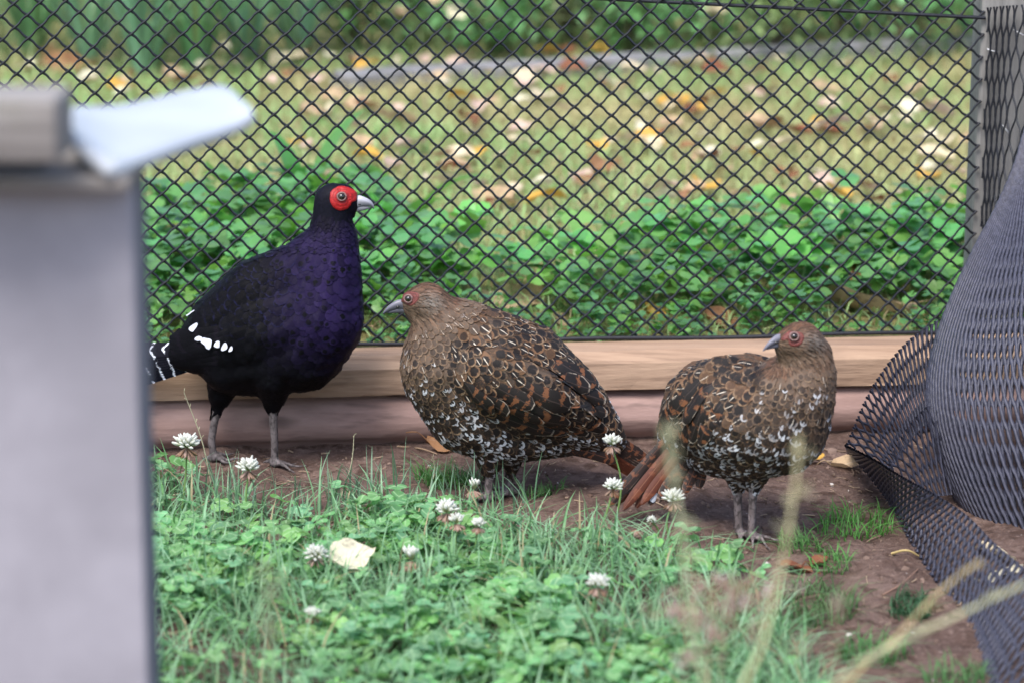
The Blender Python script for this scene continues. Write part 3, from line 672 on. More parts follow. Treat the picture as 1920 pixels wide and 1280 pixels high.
def make_hen_profile():
    foot = gpt(935, 925); b = Bird('brown mottled pheasant hen in profile, standing between cock and other hen', 4.385, foot, dict(under=MAT_UNDF, leg=MAT_LEGF, plume=MAT_PLF), GRP)
    b.chain([(778, 567, -.03, 27, .7), (802, 568, -.03, 40, .78), (822, 592, -.026, 45, .84), (838, 640, -.02, 76), (838, 684, -.02, 90), (905, 700, -.005, 110), (985, 730, .008, 108), (1062, 768, .02, 80), (1118, 805, .028, 48), (1150, 826, .03, 24)], True)
    b.chain([(772, 578, -.03, 18, .75), (785, 588, -.03, 22, .75), (812, 605, -.028, 40)])
    b.chain([(822, 592, -.026, 44), (880, 640, -.01, 76), (920, 680, -.005, 102), (980, 690, .008, 90), (1048, 732, .016, 70), (1100, 778, .026, 48)])
    b.chain([(838, 700, -.02, 86), (880, 770, -.01, 84), (935, 808, 0, 66), (1000, 806, .01, 58), (1070, 820, .02, 34)])
    for d in (-.082, .085): b.chain([(868, 690, d * .8, 40, .3), (930, 705, d, 56, .3), (1000, 735, d * .95, 52, .3), (1085, 780, d * .6 + .015, 28, .3)])
    b.chain([(918, 840, -.014, 34), (919, 878, -.012, 17)]); b.chain([(958, 840, .02, 30), (958, 872, .022, 14)])
    b.leg([(919, 872, -.012, 11), (917, 900, -.012, 9), (914, 938, -.014, 8.5)], [(-1, -.2, .05), (-.8, -.7, .04), (-.75, .55, .04), (1, 0, .018)])
    b.leg([(958, 868, .022, 9.5), (957, 890, .022, 8.5), (955, 918, .024, 8)], [(-1, -.2, .05), (-.8, -.7, .04), (-.75, .55, .04), (1, 0, .018)])
    b.finish(lambda x, y: (y > 884))
    wing = [(835, 640), (900, 575), (965, 575), (1075, 650), (1160, 790), (1130, 808), (1060, 812), (905, 775), (845, 715)]
    def sp(x, y, t): return np.where(t < .16, .0036, np.where(t < .26, .0058, np.where(inpoly(x, y, wing), .0108, np.where(y > 780, .0098, .0076))))
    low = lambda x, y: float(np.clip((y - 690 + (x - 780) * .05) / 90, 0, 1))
    face = [(755, 555), (762, 549), (773, 547), (786, 550), (787, 557), (783, 566), (773, 574), (762, 571), (757, 566), (746, 568), (747, 563), (755, 560)]
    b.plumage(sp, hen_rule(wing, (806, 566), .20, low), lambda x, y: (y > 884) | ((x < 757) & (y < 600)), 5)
    cc = C3(.19, .050, .042)
    b.patch('wattle', face, cc, .0004, eye=(767, 560)); b.patch('wattle', face, cc, .0004, True, eye=(767, 560)); b.eye(767, 560, 8.2); b.eye(767, 560, 8.2, True)
    b.bill([(762, 572, -.03, 12), (748, 571, -.032, 10.5), (733, 577, -.034, 7), (723, 584, -.035, 3.5), (718, 589, -.035, .8)], [(768, 581, -.03, 8), (748, 582, -.032, 6), (732, 585, -.034, 3), (726, 587, -.034, .8)], (.17, .165, .20), (.09, .09, .12), (746, 574, -.032), -1)
    fl = [((1040, 770), (1136, 806), 24), ((1010, 780), (1100, 812), 22), ((985, 775), (1066, 806), 28), ((950, 772), (1062, 807), 26), ((905, 768), (1035, 806), 26), ((960, 752), (1120, 790), 30), ((940, 745), (1065, 790), 30), ((900, 745), (1018, 785), 30),
          ((985, 730), (1130, 775), 30), ((965, 715), (1062, 760), 32), ((1010, 705), (1125, 752), 32), ((925, 722), (1000, 757), 30), ((990, 690), (1098, 730), 34), ((1030, 675), (1112, 728), 30), ((890, 735), (955, 765), 28), ((870, 715), (930, 760), 26)]
    for i, (p, q, w) in enumerate(fl): b.feather('flight_feather', p, q, w * 1.15, MAT_FLF, .004 + .0007 * i)
    for i in range(9):
        q = i / 8; A = at(1098 + 22 * q, 838 - 36 * q, 4.40); B = at(1238 - 20 * q, 912 - 48 * q, 4.43 + .01 * abs(q - .5)); b.strip('tail_feather', A, B, .019, MAT_TAILR if i < 5 else MAT_TAILF, off=.002 * (i - 4), nrm=(0, -1, .4), rows=12)
    for i in range(5):
        q = i / 4; A = at(1050 + 14 * q, 842 - 8 * q, 4.38); B = at(1128 + 30 * q, 850 + 14 * q, 4.40); b.strip('tail_covert', A, B, .020, MAT_BARW if i == 99 else MAT_TAILF, off=.001 * i, nrm=(0, -1, .2))
    return b
def make_hen_turned():
    foot = gpt(1400, 1004); b = Bird('brown mottled pheasant hen with head turned back, tail spread over bare soil', 4.185, foot, dict(under=MAT_UNDF, leg=MAT_LEGF, plume=MAT_PLF), GRP)
    b.chain([(1478, 642, -.085, 27, .8), (1502, 642, -.075, 40, .85), (1520, 668, -.06, 42, .9), (1508, 700, -.06, 60, .9), (1482, 746, -.06, 84, .9), (1462, 790, -.05, 96, .9), (1400, 775, -.01, 116, .9), (1340, 772, .04, 104, .95), (1296, 806, .07, 66, .9), (1268, 832, .08, 34, .9)], True)
    b.chain([(1468, 652, -.085, 17, .8), (1480, 662, -.08, 24, .8), (1505, 680, -.07, 44)])
    b.chain([(1462, 800, -.05, 92), (1400, 830, -.02, 74), (1350, 830, .02, 66), (1310, 850, .05, 32)])
    b.chain([(1360, 715, -.02, 52, .5), (1320, 745, -.005, 62, .5), (1290, 790, .03, 46, .5)])
    b.chain([(1385, 868, -.01, 32), (1384, 905, -.005, 17)]); b.chain([(1420, 868, -.03, 32), (1414, 905, -.028, 17)])
    b.leg([(1384, 902, -.005, 10), (1383, 940, -.002, 9), (1386, 998, 0, 8.5)], [(.6, -1, .05), (1, -.5, .045), (0, -1, .045), (-.4, 1, .018)])
    b.leg([(1414, 902, -.028, 11), (1411, 940, -.026, 8.5), (1408, 1008, -.024, 8)], [(.6, -1, .05), (1, -.5, .045), (0, -1, .045), (-.4, 1, .018)])
    b.finish(lambda x, y: (y > 912))
    wing = [(1225, 800), (1240, 720), (1330, 650), (1420, 630), (1440, 700), (1380, 790), (1300, 830)]
    def sp(x, y, t): return np.where(t < .17, .0036, np.where(t < .27, .0058, np.where(inpoly(x, y, wing), .0105, np.where(y > 760, .0094, .0072))))
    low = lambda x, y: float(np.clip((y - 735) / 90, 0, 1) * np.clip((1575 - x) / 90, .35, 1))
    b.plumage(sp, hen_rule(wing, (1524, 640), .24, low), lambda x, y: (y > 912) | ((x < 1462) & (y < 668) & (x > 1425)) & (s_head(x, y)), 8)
    face = [(1463.5, 636), (1467, 631), (1479, 621), (1486, 622), (1500, 623), (1507, 627.5), (1508, 635), (1504, 644), (1497, 649), (1486, 650), (1480, 647), (1478, 641), (1475, 637), (1467, 639)]
    cc = C3(.19, .045, .036)
    b.patch('wattle', face, cc, .0004, eye=(1488.5, 631)); b.eye(1488.5, 631, 8.6)
    b.bill([(1470, 636, -.086, 12), (1458, 636, -.092, 10.5), (1446, 643, -.098, 7), (1436, 652, -.102, 3.6), (1430, 658, -.104, .8)], [(1474, 647, -.086, 8), (1460, 647, -.092, 6), (1446, 651, -.098, 3), (1438, 655, -.102, .8)], (.19, .185, .22), (.11, .11, .145), (1455, 640, -.093), -1)
    fl = [((1300, 760), (1262, 850), 28), ((1315, 755), (1280, 848), 28), ((1335, 745), (1285, 832), 30), ((1350, 735), (1300, 825), 30), ((1365, 740), (1318, 832), 28), ((1300, 720), (1250, 800), 30), ((1325, 700), (1265, 780), 32), ((1345, 715), (1290, 790), 30)]
    for i, (p, q, w) in enumerate(fl): b.feather('flight_feather', p, q, w, MAT_FLF, .004 + .0008 * i)
    for i in range(15):
        q = i / 14; x = 1135 + 178 * q ** 1.15 + rng.normal(0, 4); y = 950 + 16 * math.sin(math.pi * q * .9) - 40 * q + rng.normal(0, 4)
        A = at(1266 + 62 * q, 800 + 52 * q, 4.25 - .03 * q); B = at(x, y, 4.19 + .006 * (i % 3)); f = b.strip('tail_feather', A, B, .017, MAT_TAILR if i in (2, 3, 5, 6, 8) else MAT_TAILF, off=.0016 * (7 - i), nrm=(.2, -1, .35), rows=12)
        if i in (1, 4, 7, 10): b.strip('white_tip', A + (B - A) * .80, A + (B - A) * .93, .009, MAT_BARW, off=.0016 * (7 - i) + .0016, nrm=(.2, -1, .35), parent=f, petal=True)
    return b
def s_head(x, y): return (x < 1462)
make_male(); make_hen_profile(); make_hen_turned()

# ------------------------------------------------------------------ plants: templates
def trifoliate(seed, L=.055, leaf=.017, fold=.35, notch=.12, c=(.10, .24, .075), lean=.25, broad=.5):
    r = np.random.default_rng(seed); mb = MB(); az = r.uniform(0, 6.28); top = np.array([math.cos(az) * L * lean, math.sin(az) * L * lean, L])
    Pp = smooth_path([(0, 0, 0), top * .5 + np.array([-.1 * L * math.cos(az), -.1 * L * math.sin(az), .05 * L]), top], 4)
    V, F, uv = tube(Pp, [.0008, .0007, .0007, .0006], 3); mb.add(V, F, uv, col=(.11, .22, .06))
    tz = r.uniform(-.25, .45, 3); a0 = r.uniform(0, 6.28); tilt = r.uniform(0, .5); tdir = r.uniform(0, 6.28)
    for k in range(3):
        s = np.linspace(0, 1, 5); w = np.array([.10, .62, .98, .95, .45]) * broad * leaf * r.uniform(.92, 1.08); ln = leaf * r.uniform(.9, 1.1)
        V = []
        for i, (t, ww) in enumerate(zip(s, w)):
            for u in (-1, 0, 1):
                x = t * ln - (notch * ln if (i == 4 and u == 0) else 0); y = ww * u
                z = abs(u) * ww * fold * (1 - .3 * t) - .18 * ln * t * t + .02 * ln; V.append((x, y, z))
        V = np.array(V); V = V @ np.array(rotx(np.array(r.uniform(-.3, .3)))).T
        cz = tz[k]; Ry = np.array([[math.cos(cz), 0, -math.sin(cz)], [0, 1, 0], [math.sin(cz), 0, math.cos(cz)]]); V = V @ Ry.T
        a = a0 + k * 2.094 + r.uniform(-.15, .15); V = V @ np.array(rotz(np.array(a))).T
        Rt = np.array(rotz(np.array(tdir))) @ np.array(rotx(np.array(tilt))); V = V @ Rt.T + top
        uv = np.stack([np.tile([0, .5, 1], 5), np.repeat(s, 3)], -1); mb.add(V, grid_faces(3, 5), uv, col=np.array(c) * r.uniform(.88, 1.14))
    return mb
def merge_template(mb):
    k4 = [f for f in mb.F]; V = np.vstack(mb.V); F = np.vstack([f for f in k4]); uv = np.vstack(mb.UV); c = np.vstack(mb.A['col']); return V, F, uv, c
def scatter_leaves(pts, scl, rz, temps, mb, tint=None):
    ids = rng.integers(0, len(temps), len(pts))
    for k, (V, F, uv, c) in enumerate(temps):
        I = np.where(ids == k)[0]
        if not len(I): continue
        Rm = rotz(rz[I]) * scl[I][:, None, None]; W = np.einsum('nij,vj->nvi', Rm, V) + pts[I][:, None]
        nv = len(V); FF = (F[None] + (np.arange(len(I)) * nv)[:, None, None]).reshape(-1, 4)
        cc = np.tile(c[None], (len(I), 1, 1))
        if tint is not None: cc[..., :3] *= tint[I][:, None]
        mb.add(W.reshape(-1, 3), FF, np.tile(uv, (len(I), 1)), col=cc.reshape(-1, 4))
def blades(base, h, az, bend, w, c, mb, lev=4):
    n = len(base); s = np.linspace(0, 1, lev); d = np.stack([np.cos(az), np.sin(az), np.zeros(n)], -1); side = np.stack([-np.sin(az), np.cos(az), np.zeros(n)], -1)
    V = np.empty((n, lev, 2, 3))
    for i, t in enumerate(s):
        p = base + d * (h * bend * t ** 1.8)[:, None]; p[:, 2] += h * (t - .45 * np.minimum(bend, 1.6) * t ** 2.2)
        ww = w * (1 - t ** 2 * .92) * .5
        V[:, i, 0] = p - side * ww[:, None]; V[:, i, 1] = p + side * ww[:, None]
    f = grid_faces(2, lev); F = (f[None] + (np.arange(n) * lev * 2)[:, None, None]).reshape(-1, 4)
    uv = np.tile(np.stack([np.tile([0., 1.], lev), np.repeat(s, 2)], -1), (n, 1)); cc = np.repeat(c, lev * 2, 0)
    shade = np.tile(np.repeat(.85 + .15 * s, 2), n)[:, None]
    mb.add(V.reshape(-1, 3), F, uv, col=np.hstack([cc, np.ones((len(cc), 1))]))
def leafy_patch(name, label, cat, temps_mb, pts, scl, rz, mat, leafname, near_key, center):
    root = thing(name, label, cat, center); temps = [merge_template(m) for m in temps_mb]; meshes = [m.mesh(leafname) for m in temps_mb]
    for me in meshes: me.materials.append(mat)
    order = np.argsort(near_key)[:295]; rest = np.setdiff1d(np.arange(len(pts)), order)
    for i in order:
        o = bpy.data.objects.new(leafname, meshes[int(rng.integers(0, len(meshes)))]); col.objects.link(o); o.parent = root
        o.location = Vector(pts[i]) - Vector(center); o.rotation_euler = (0, 0, float(rz[i])); o.scale = (float(scl[i]),) * 3
    mb = MB(); t = rng.uniform(.75, 1.25, len(rest)); tint = np.stack([t * rng.uniform(.9, 1.15, len(rest)), t, t * rng.uniform(.85, 1.2, len(rest))], -1)
    scatter_leaves(pts[rest], scl[rest], rz[rest], temps, mb, tint); stuff(mb.build('dense_foliage', mat, root)); return root

# ------------------------------------------------------------------ clover and grass in the pen
VEG = [(-1500, 905), (290, 915), (420, 955), (560, 968), (700, 968), (860, 985), (960, 1005), (1080, 1025), (1200, 1045), (1320, 1062), (1420, 1098), (1450, 1150), (1500, 1240), (1560, 1340), (1650, 1800), (1650, 2300), (-1500, 2300)]
def sample_veg(n, poly, y0=3.0, y1=4.62, x0=-1.3, x1=.9):
    X = rng.uniform(x0, x1, n); Y = rng.uniform(y0, y1, n); px, py = proj(np.stack([X, Y, np.zeros(n)], -1)); wob = 26 * vnoise(px / 60, py / 60, 9)
    ok = inpoly(px, py + wob, poly) & (px > -420); return np.stack([X, Y, gz(X, Y)], -1)[ok]
def in_view(P, m=60):
    x, y = proj(P); return (x > -m) & (x < 1920 + m) & (y > -m) & (y < 1280 + m)
def make_front():
    P = sample_veg(21000, VEG); n = len(P); dens = vnoise(P[:, 0] * 6, P[:, 1] * 6, 31); keep = rng.random(n) < np.clip(.33 + 1.5 * dens, .05, .8); P = P[keep]; n = len(P)
    T = [trifoliate(40 + i, (.022, .030, .038, .048)[i % 4], 0.0158 + .002 * (i % 3), .26, .10, c=((.165, .35, .135), (.145, .32, .145), (.185, .37, .12))[i % 3], lean=.25, broad=.56) for i in range(9)]
    scl = rng.uniform(.72, 1.25, n); rz = rng.uniform(0, 6.28, n); x, y = proj(P + np.array([0, 0, .045])); vis = (x > 300) & (x < 1480) & (y > 860) & (y < 1290)
    key = np.where(vis, 0, 50) + P[:, 1] * .0 - scl + (y < 900) * 2 - (y > 960) * .2
    leafy_patch('clover_patch', 'dense patch of low green clover in front of the pheasants', 'clover', T, P, scl, rz, MAT_CLOVER, 'clover_leaf', key, (-.1, 3.95, 0))
    mb = MB(); G = sample_veg(34000, VEG); g = len(G); d2 = vnoise(G[:, 0] * 5 + 7, G[:, 1] * 5, 33); keep = rng.random(g) < np.clip(.60 - 1.1 * d2 - .5 * vnoise(G[:, 0] * 6, G[:, 1] * 6, 31), .2, 1); G = G[keep]; g = len(G)
    hue = rng.random((g, 1)); c = (np.array([.12, .27, .10]) * (1 - hue) + np.array([.28, .46, .28]) * hue) * rng.uniform(.75, 1.2, (g, 1))
    dry = rng.random(g) < .05; c[dry] = np.array([.38, .31, .18])
    blades(G, rng.uniform(.045, .115, g), rng.uniform(0, 6.28, g), rng.uniform(.15, 1.5, g), rng.uniform(.0024, .0052, g), c, mb, 5)
    # taller blades at the back edge of the patch
    E = np.array([gpt(x + rng.normal(0, 6), y + rng.uniform(0, 35)) for x, y in zip(rng.uniform(300, 1000, 150), rng.uniform(920, 960, 150))]); e = len(E)
    hue = rng.random((e, 1)); blades(E, rng.uniform(.06, .115, e), rng.uniform(0, 6.28, e), rng.uniform(.1, .7, e), rng.uniform(.002, .0042, e), np.array([.10, .21, .11]) * (1 - hue) + np.array([.19, .30, .20]) * hue, mb, 5)
    stuff(tag(mb.build('meadow_grass', MAT_GRASS), 'fine bluish green grass blades growing among the clover', 'grass'))
    # separate tufts on the bare soil
    tufts = [(1600, 985, 75, 26, 150, 'bright green grass tuft beside the curled netting edge', .045, (.085, .25, .05)), (1500, 1022, 45, 18, 90, 'small grass tuft on soil next to the turned hen', .04, (.08, .2, .05)),
             (1560, 1055, 40, 16, 80, 'thin grass tuft beside the red brown leaf', .035, (.085, .23, .055)), (1530, 1140, 80, 40, 260, 'broad dull grass tuft at the clover edge', .045, (.085, .17, .06)),
             (1712, 1145, 45, 22, 170, 'compact dark green grass tuft by the front netting edge', .032, (.045, .115, .05)), (1640, 1235, 75, 28, 150, 'loose grass tuft between straw stalks and netting', .045, (.08, .2, .06)),
             (838, 908, 62, 16, 190, 'green grass tuft right under the profile hen', .045, (.075, .2, .05)), (1020, 922, 36, 10, 70, 'small grass tuft behind the profile hen', .026, (.075, .18, .05)), (1790, 1290, 60, 25, 100, 'sparse grass tuft inside the front netting', .04, (.08, .19, .06))]
    for (x, y, rx, ry, k, lab, h, cc) in tufts:
        B = []
        for _ in range(k):
            a = rng.uniform(0, 6.28); q = math.sqrt(rng.random()); B.append(gpt(x + rx * q * math.cos(a), y + ry * q * math.sin(a)))
        B = np.array(B); mb = MB(); blades(B, rng.uniform(.5, 1.2, k) * h, rng.uniform(0, 6.28, k), rng.uniform(.3, 1.5, k), rng.uniform(.0016, .003, k), np.array(cc) * rng.uniform(.7, 1.3, (k, 1)), mb, 5)
        tag(mb.build('grass_tuft', MAT_GRASS), lab, 'grass')
make_front()

# ------------------------------------------------------------------ clover flowers
def floret(d, base, L, w):
    d = norm(d); a = norm(np.cross(d, [.3, .2, .9])); b = np.cross(d, a); V = []
    for t, ww in ((0, .25), (.45, .75), (.75, 1.0), (1.0, .35)):
        for q in range(4): V.append(base + d * L * t + (a * math.cos(q * 1.571) + b * math.sin(q * 1.571) * .6) * w * ww)
    F = [[i * 4 + q, i * 4 + (q + 1) % 4, i * 4 + 4 + (q + 1) % 4, i * 4 + 4 + q] for i in range(3) for q in range(4)] + [[12, 13, 14, 15]]; return np.array(V), np.array(F)
def clover_flower(hx, hy, bx, by, wpx, label, wilt=.35, white=True, lean=None):
    B = gpt(bx, by); Y = B[1]; H = at(hx, hy, Y); k = mpp(Y); Rr = wpx * .66 * k
    t = thing('clover_flower', label, 'flower', B, 'clover flowers'); mid = (B + H) / 2 + np.array([rng.normal(0, .006), rng.normal(0, .006), .004])
    S = smooth_path([B - np.array([0, 0, .004]), mid, H - np.array([0, 0, Rr * .35])], 10); V, F, uv = tube(S, np.linspace(.0018, .0013, 10), 5); MB().add(V, F, uv, col=(.17, .29, .09)).build('stem', MAT_ATTR, t)
    up, dn = MB(), MB(); nn = 46; c0 = H - np.array([0, 0, Rr * .30])
    for i in range(nn):
        z = 1 - 2 * (i + .5) / nn; ph = i * 2.39996 + rng.normal(0, .15); rr = math.sqrt(max(0, 1 - z * z)); d = np.array([rr * math.cos(ph), rr * math.sin(ph), z])
        low = z < -1 + 2 * wilt
        if low:
            d = norm(np.array([d[0], d[1], -.55])) ; V, F = floret(d, c0, Rr * rng.uniform(.75, .95), Rr * .13); f = rng.random(); dn.add(V, F, None, col=np.array([.30, .175, .10]) * (1 - f) + np.array([.52, .36, .30]) * f)
        else:
            d = norm(d + np.array([0, 0, .55])); V, F = floret(d, c0 + np.array([0, 0, .001]), Rr * rng.uniform(.85, 1.1), Rr * .17)
            cc = np.tile(np.array([.80, .81, .74]) * rng.uniform(.88, 1.05), (len(V), 1)); cc[:8] = np.array([.42, .50, .25]); up.add(V, F, None, col=cc)
    if up.n: up.build('white_florets', MAT_PETAL, t)
    if dn.n: dn.build('wilted_florets', MAT_PETAL, t)
    return t
FL = [(350, 830, 338, 965, 46, 'open white clover flower in front of the cock\'s rear foot', .30), (466, 874, 462, 985, 42, 'white clover flower with pinkish skirt below the cock\'s front foot', .32),
      (838, 953, 828, 1060, 40, 'tallest flower of the white clover cluster before the profile hen', .35), (857, 975, 850, 1065, 32, 'middle flower of the clover cluster, half brown', .55), (897, 982, 893, 1085, 29, 'slim white clover flower right of the clustered pair', .45),
      (592, 1036, 594, 1120, 38, 'white clover flower standing above the pale fallen leaf', .2), (586, 1150, 588, 1230, 30, 'small clover flower with brown skirt below the pale fallen leaf', .45), (771, 1043, 775, 1110, 46, 'mostly brown drooping clover flower near the pale leaf stalk', .78),
      (889, 912, 892, 965, 36, 'brown clover head with white crown at the profile hen\'s foot', .8), (1148, 828, 1150, 1000, 36, 'tall clover flower rising in front of the profile hen\'s tail', .45), (1192, 986, 1196, 1040, 34, 'withered brown clover head on the bent pale stem', 1.0),
      (1149, 910, 1105, 1030, 34, 'leaning white clover flower under the profile hen\'s tail tip', .3), (1262, 932, 1268, 1040, 40, 'white clover flower beside the turned hen\'s tail fan', .35), (1121, 1092, 1118, 1200, 42, 'white clover flower with pink skirt alone in open clover', .4), (1222, 973, 1226, 1040, 16, 'tiny white clover bud behind the withered brown head', .1)]
for q in FL: clover_flower(*q[:6], wilt=q[6])

# ------------------------------------------------------------------ ground cover and lawn behind the netting
def make_back():
    n = 6800; X = rng.uniform(-1.6, 1.6, n); dY = .085 + 1.16 * rng.random(n) ** 1.35; lim = .64 + .42 * (X < -.1) * np.clip((-.1 - X) / .25, 0, 1) + .22 * vnoise(X * 3, X * 0, 51) + .10 * (X > .25)
    ok = dY < lim * rng.uniform(.62, 1.28, n); X, dY = X[ok], dY[ok]; Y = fence_y(X) + .02 + dY; P = np.stack([X, Y, gz(X, Y)], -1); qx, qy = proj(P); ok = np.ones(len(P), bool)
    for (lx, ly, lr) in ((1630, 600, 105), (1225, 598, 34), (980, 582, 70), (905, 574, 45), (1045, 612, 26), (1345, 614, 48), (680, 620, 32), (1330, 525, 24)): ok &= ~((np.abs(qx - lx) < lr * .75) & (qy > ly - 4) & (qy < ly + 36))
    P = P[ok]; X = X[ok]; dY = dY[ok]; n = len(P)
    T = [trifoliate(80 + i, .062 + .012 * (i % 4), .0235 + .003 * (i % 3), .22, .05, c=((.125, .33, .095), (.10, .28, .095), (.165, .40, .09))[i % 3], lean=.3, broad=.66) for i in range(9)]
    hfac = np.clip(.20 + dY * 1.75, .34, 1.15); scl = hfac * rng.uniform(.75, 1.25, n); rz = rng.uniform(0, 6.28, n)
    x, y = proj(P); key = np.where((x > 290) & (x < 1830), 0, 50) - scl + dY * .6
    leafy_patch('ground_cover', 'lush round leaved green ground cover growing right behind the netting', 'plant', T, P, scl, rz, MAT_COVER, 'cover_leaf', key, (0, 5.1, .135))
    mb = MB(); m = 56000; X = rng.uniform(-3.0, 3.0, m); Y = rng.uniform(4.87, 8.35, m); ok = (np.abs(X) < .28 * Y + .9) & (Y > fence_y(X) + .13); X, Y = X[ok], Y[ok]; m = len(X); G = np.stack([X, Y, gz(X, Y)], -1)
    hue = rng.random((m, 1)); pt = vnoise(X * 2.2, Y * 2.2, 61)[:, None]
    c = np.array([.21, .38, .12]) * (1 - hue) + np.array([.40, .55, .25]) * hue; tn = np.clip(pt * 2.2 + .2, 0, .8); c = c * (1 - tn) + np.array([.50, .42, .22]) * tn
    dry = rng.random(m) < .16; c[dry] = np.array([.36, .30, .16]); c *= rng.uniform(.75, 1.25, (m, 1))
    blades(G, rng.uniform(.03, .075, m), rng.uniform(0, 6.28, m), rng.uniform(.3, 1.6, m), rng.uniform(.003, .0055, m), c, mb, 3)
    stuff(tag(mb.build('lawn_grass', MAT_GRASS), 'short lawn grass strewn with leaves behind the netting', 'grass'))
make_back()

# ------------------------------------------------------------------ fallen leaves
def fallen_mesh(L, W, c, seed, curl=.3, pts=False):
    r = np.random.default_rng(seed); s = np.linspace(0, 1, 9); us = np.array([-1, -.5, 0, .5, 1]); w = np.sin(np.pi * np.clip(s, 0, 1) ** .85) ** .75 * W * .5 + .001; V = []
    cl = curl * r.uniform(.6, 1.4); b1 = r.uniform(-.3, .5); ph = r.uniform(0, 6.28)
    for t, ww in zip(s, w):
        for u in us:
            e = 1 + .10 * math.sin(t * 34 + ph) * abs(u); y = ww * u * e; x = (t - .5) * L
            z = cl * ww * u * u + b1 * L * (t - .5) ** 2 + .06 * L * math.sin(t * 5 + u * 2 + ph) + .03 * L * math.sin(9 * t + 4 * u + ph); V.append((x, y, z))
    V = np.array(V); V[:, 2] -= V[:, 2].min(); uv = np.stack([np.tile(us * .5 + .5, 9), np.repeat(s, 5)], -1); mb = MB().add(V, grid_faces(5, 9), uv, col=np.array(c))
    Sx = smooth_path([V[2], V[2] + np.array([-.2 * L, .02 * L, .01]), V[2] + np.array([-.4 * L, .07 * L, .02 * L])], 5); mb.add(*tube(Sx, .0010, 4)[:2], None, col=np.array(c) * .8)
    return mb.mesh('fallen_leaf')
DC = dict(tan=(.50, .36, .22), pale=(.66, .56, .38), yellow=(.62, .36, .07), brown=(.30, .155, .075), russet=(.22, .085, .045), cream=(.72, .66, .48), pink=(.58, .42, .34))
def leaf_at(x, y, L, W, cname, label, rz=None, tilt=.2, dz=.0, seed=0, z=None, group=None, me=None, P=None):
    if P is None: P = gpt(x, y)
    o = bpy.data.objects.new('fallen_leaf', me or fallen_mesh(L, W, DC[cname], seed)); col.objects.link(o)
    if not o.data.materials: o.data.materials.append(MAT_DRY)
    o.location = (P[0], P[1], P[2] + dz); o.rotation_euler = (tilt, float(rng.uniform(-.3, .3)), rng.uniform(0, 6.28) if rz is None else rz); tag(o, label, 'leaf', group); return o
KEY = [(1625, 592, .17, .10, 'tan', 'large curled tan leaf behind the netting above the turned hen', 2.9, .35, .01), (1585, 560, .12, .06, 'brown', 'brown leaf resting on the large tan leaf', .3, .35, .05), (1225, 596, .065, .045, 'yellow', 'upright yellow leaf right behind the netting cord', 1.0, .7, .012),
       (975, 578, .11, .07, 'tan', 'broad tan leaf behind the profile hen\'s back', .4, .6, .02), (905, 570, .09, .05, 'pale', 'pale tan leaf tucked behind the profile hen\'s neck', 2.6, .5, .02), (1045, 610, .045, .035, 'tan', 'small tan leaf low behind the netting and hen', 1.2, .6, .01),
       (1330, 520, .05, .045, 'cream', 'cream leaf lying on the ground cover foliage', .8, .5, .06), (1345, 612, .085, .04, 'brown', 'dull brown leaf along the cord left of turned hen', .1, .5, .008), (680, 618, .06, .045, 'tan', 'tan leaf behind the cock\'s breast at the cord', 2.2, .6, .01),
       (660, 1108, .075, .055, 'cream', 'pale cream leaf lying among the clover', .5, .5, .05), (1492, 1062, .05, .035, 'russet', 'red brown dead leaf lying on bare soil', 2.8, .1, .004), (1535, 1052, .035, .02, 'russet', 'small red brown leaf scrap on bare soil', .6, .1, .004), (1860, 1050, .085, .06, 'pale', 'pale curled leaf caught inside the front netting', 1.9, .3, .004),
       (1880, 1085, .07, .03, 'cream', 'flat cream leaf under the pale curled netting leaf', .2, .1, .003), (1520, 872, .05, .03, 'yellow', 'yellow brown leaf on soil under the turned hen\'s breast', .3, .2, .004), (1590, 872, .06, .03, 'tan', 'light tan leaf on soil under the timber by netting', .2, .2, .004), (845, 846, .09, .03, 'brown', 'narrow brown leaf lying against the old timber', .1, .3, .004),
       (1190, 870, .05, .03, 'tan', 'small tan leaf on soil below the profile hen\'s tail', .8, .2, .004), (425, 1108, .035, .02, 'brown', 'small brown leaf scrap caught in clover by the box', .4, .3, .03), (130, 135, .16, .10, 'brown', 'big orange brown leaf on grass behind the weathered beam', .2, .4, .02), (690, 470, .05, .03, 'yellow', 'yellow leaf behind the netting beside the cock\'s neck', .2, .5, .05)]
for i, q in enumerate(KEY): leaf_at(q[0], q[1], q[2] * (1.05 if q[1] < 640 else 1), q[3] * (1.05 if q[1] < 640 else 1), q[4], q[5], rz=q[6], tilt=q[7], dz=q[8] * (.6 if q[1] < 640 else 1), seed=100 + i)
def lawn_leaves():
    pool = {c: [fallen_mesh(.05 + .022 * k, .034 + .014 * k, DC[c], 200 + 7 * k + len(c), .4) for k in range(3)] for c in DC}
    words = dict(tan='tan', pale='pale buff', yellow='yellow orange', brown='brown', russet='dark red brown', cream='cream coloured', pink='pinkish')
    spots = []
    for _ in range(255):
        x = rng.uniform(20, 1840); y = 405 - 300 * rng.random() ** .9
        if (x < 560 and y > 200) or y < 60: continue
        spots.append((x, y))
    cs = ['tan', 'pale', 'yellow', 'brown', 'cream', 'pink', 'pale', 'tan', 'pink', 'russet', 'cream']
    for i, (x, y) in enumerate(spots):
        c = cs[int(rng.integers(0, len(cs)))]; far = 'on the lawn close to the grey edging' if y < 175 else ('on the lawn close to the ground cover' if y > 315 else 'out on the middle of the lawn')
        leaf_at(x, y, 0, 0, c, f'{words[c]} fallen leaf lying {far}', tilt=float(rng.uniform(-.5, .5)), dz=.022, group=f'{words[c]} leaves {far}', me=pool[c][int(rng.integers(0, 3))])
lawn_leaves()
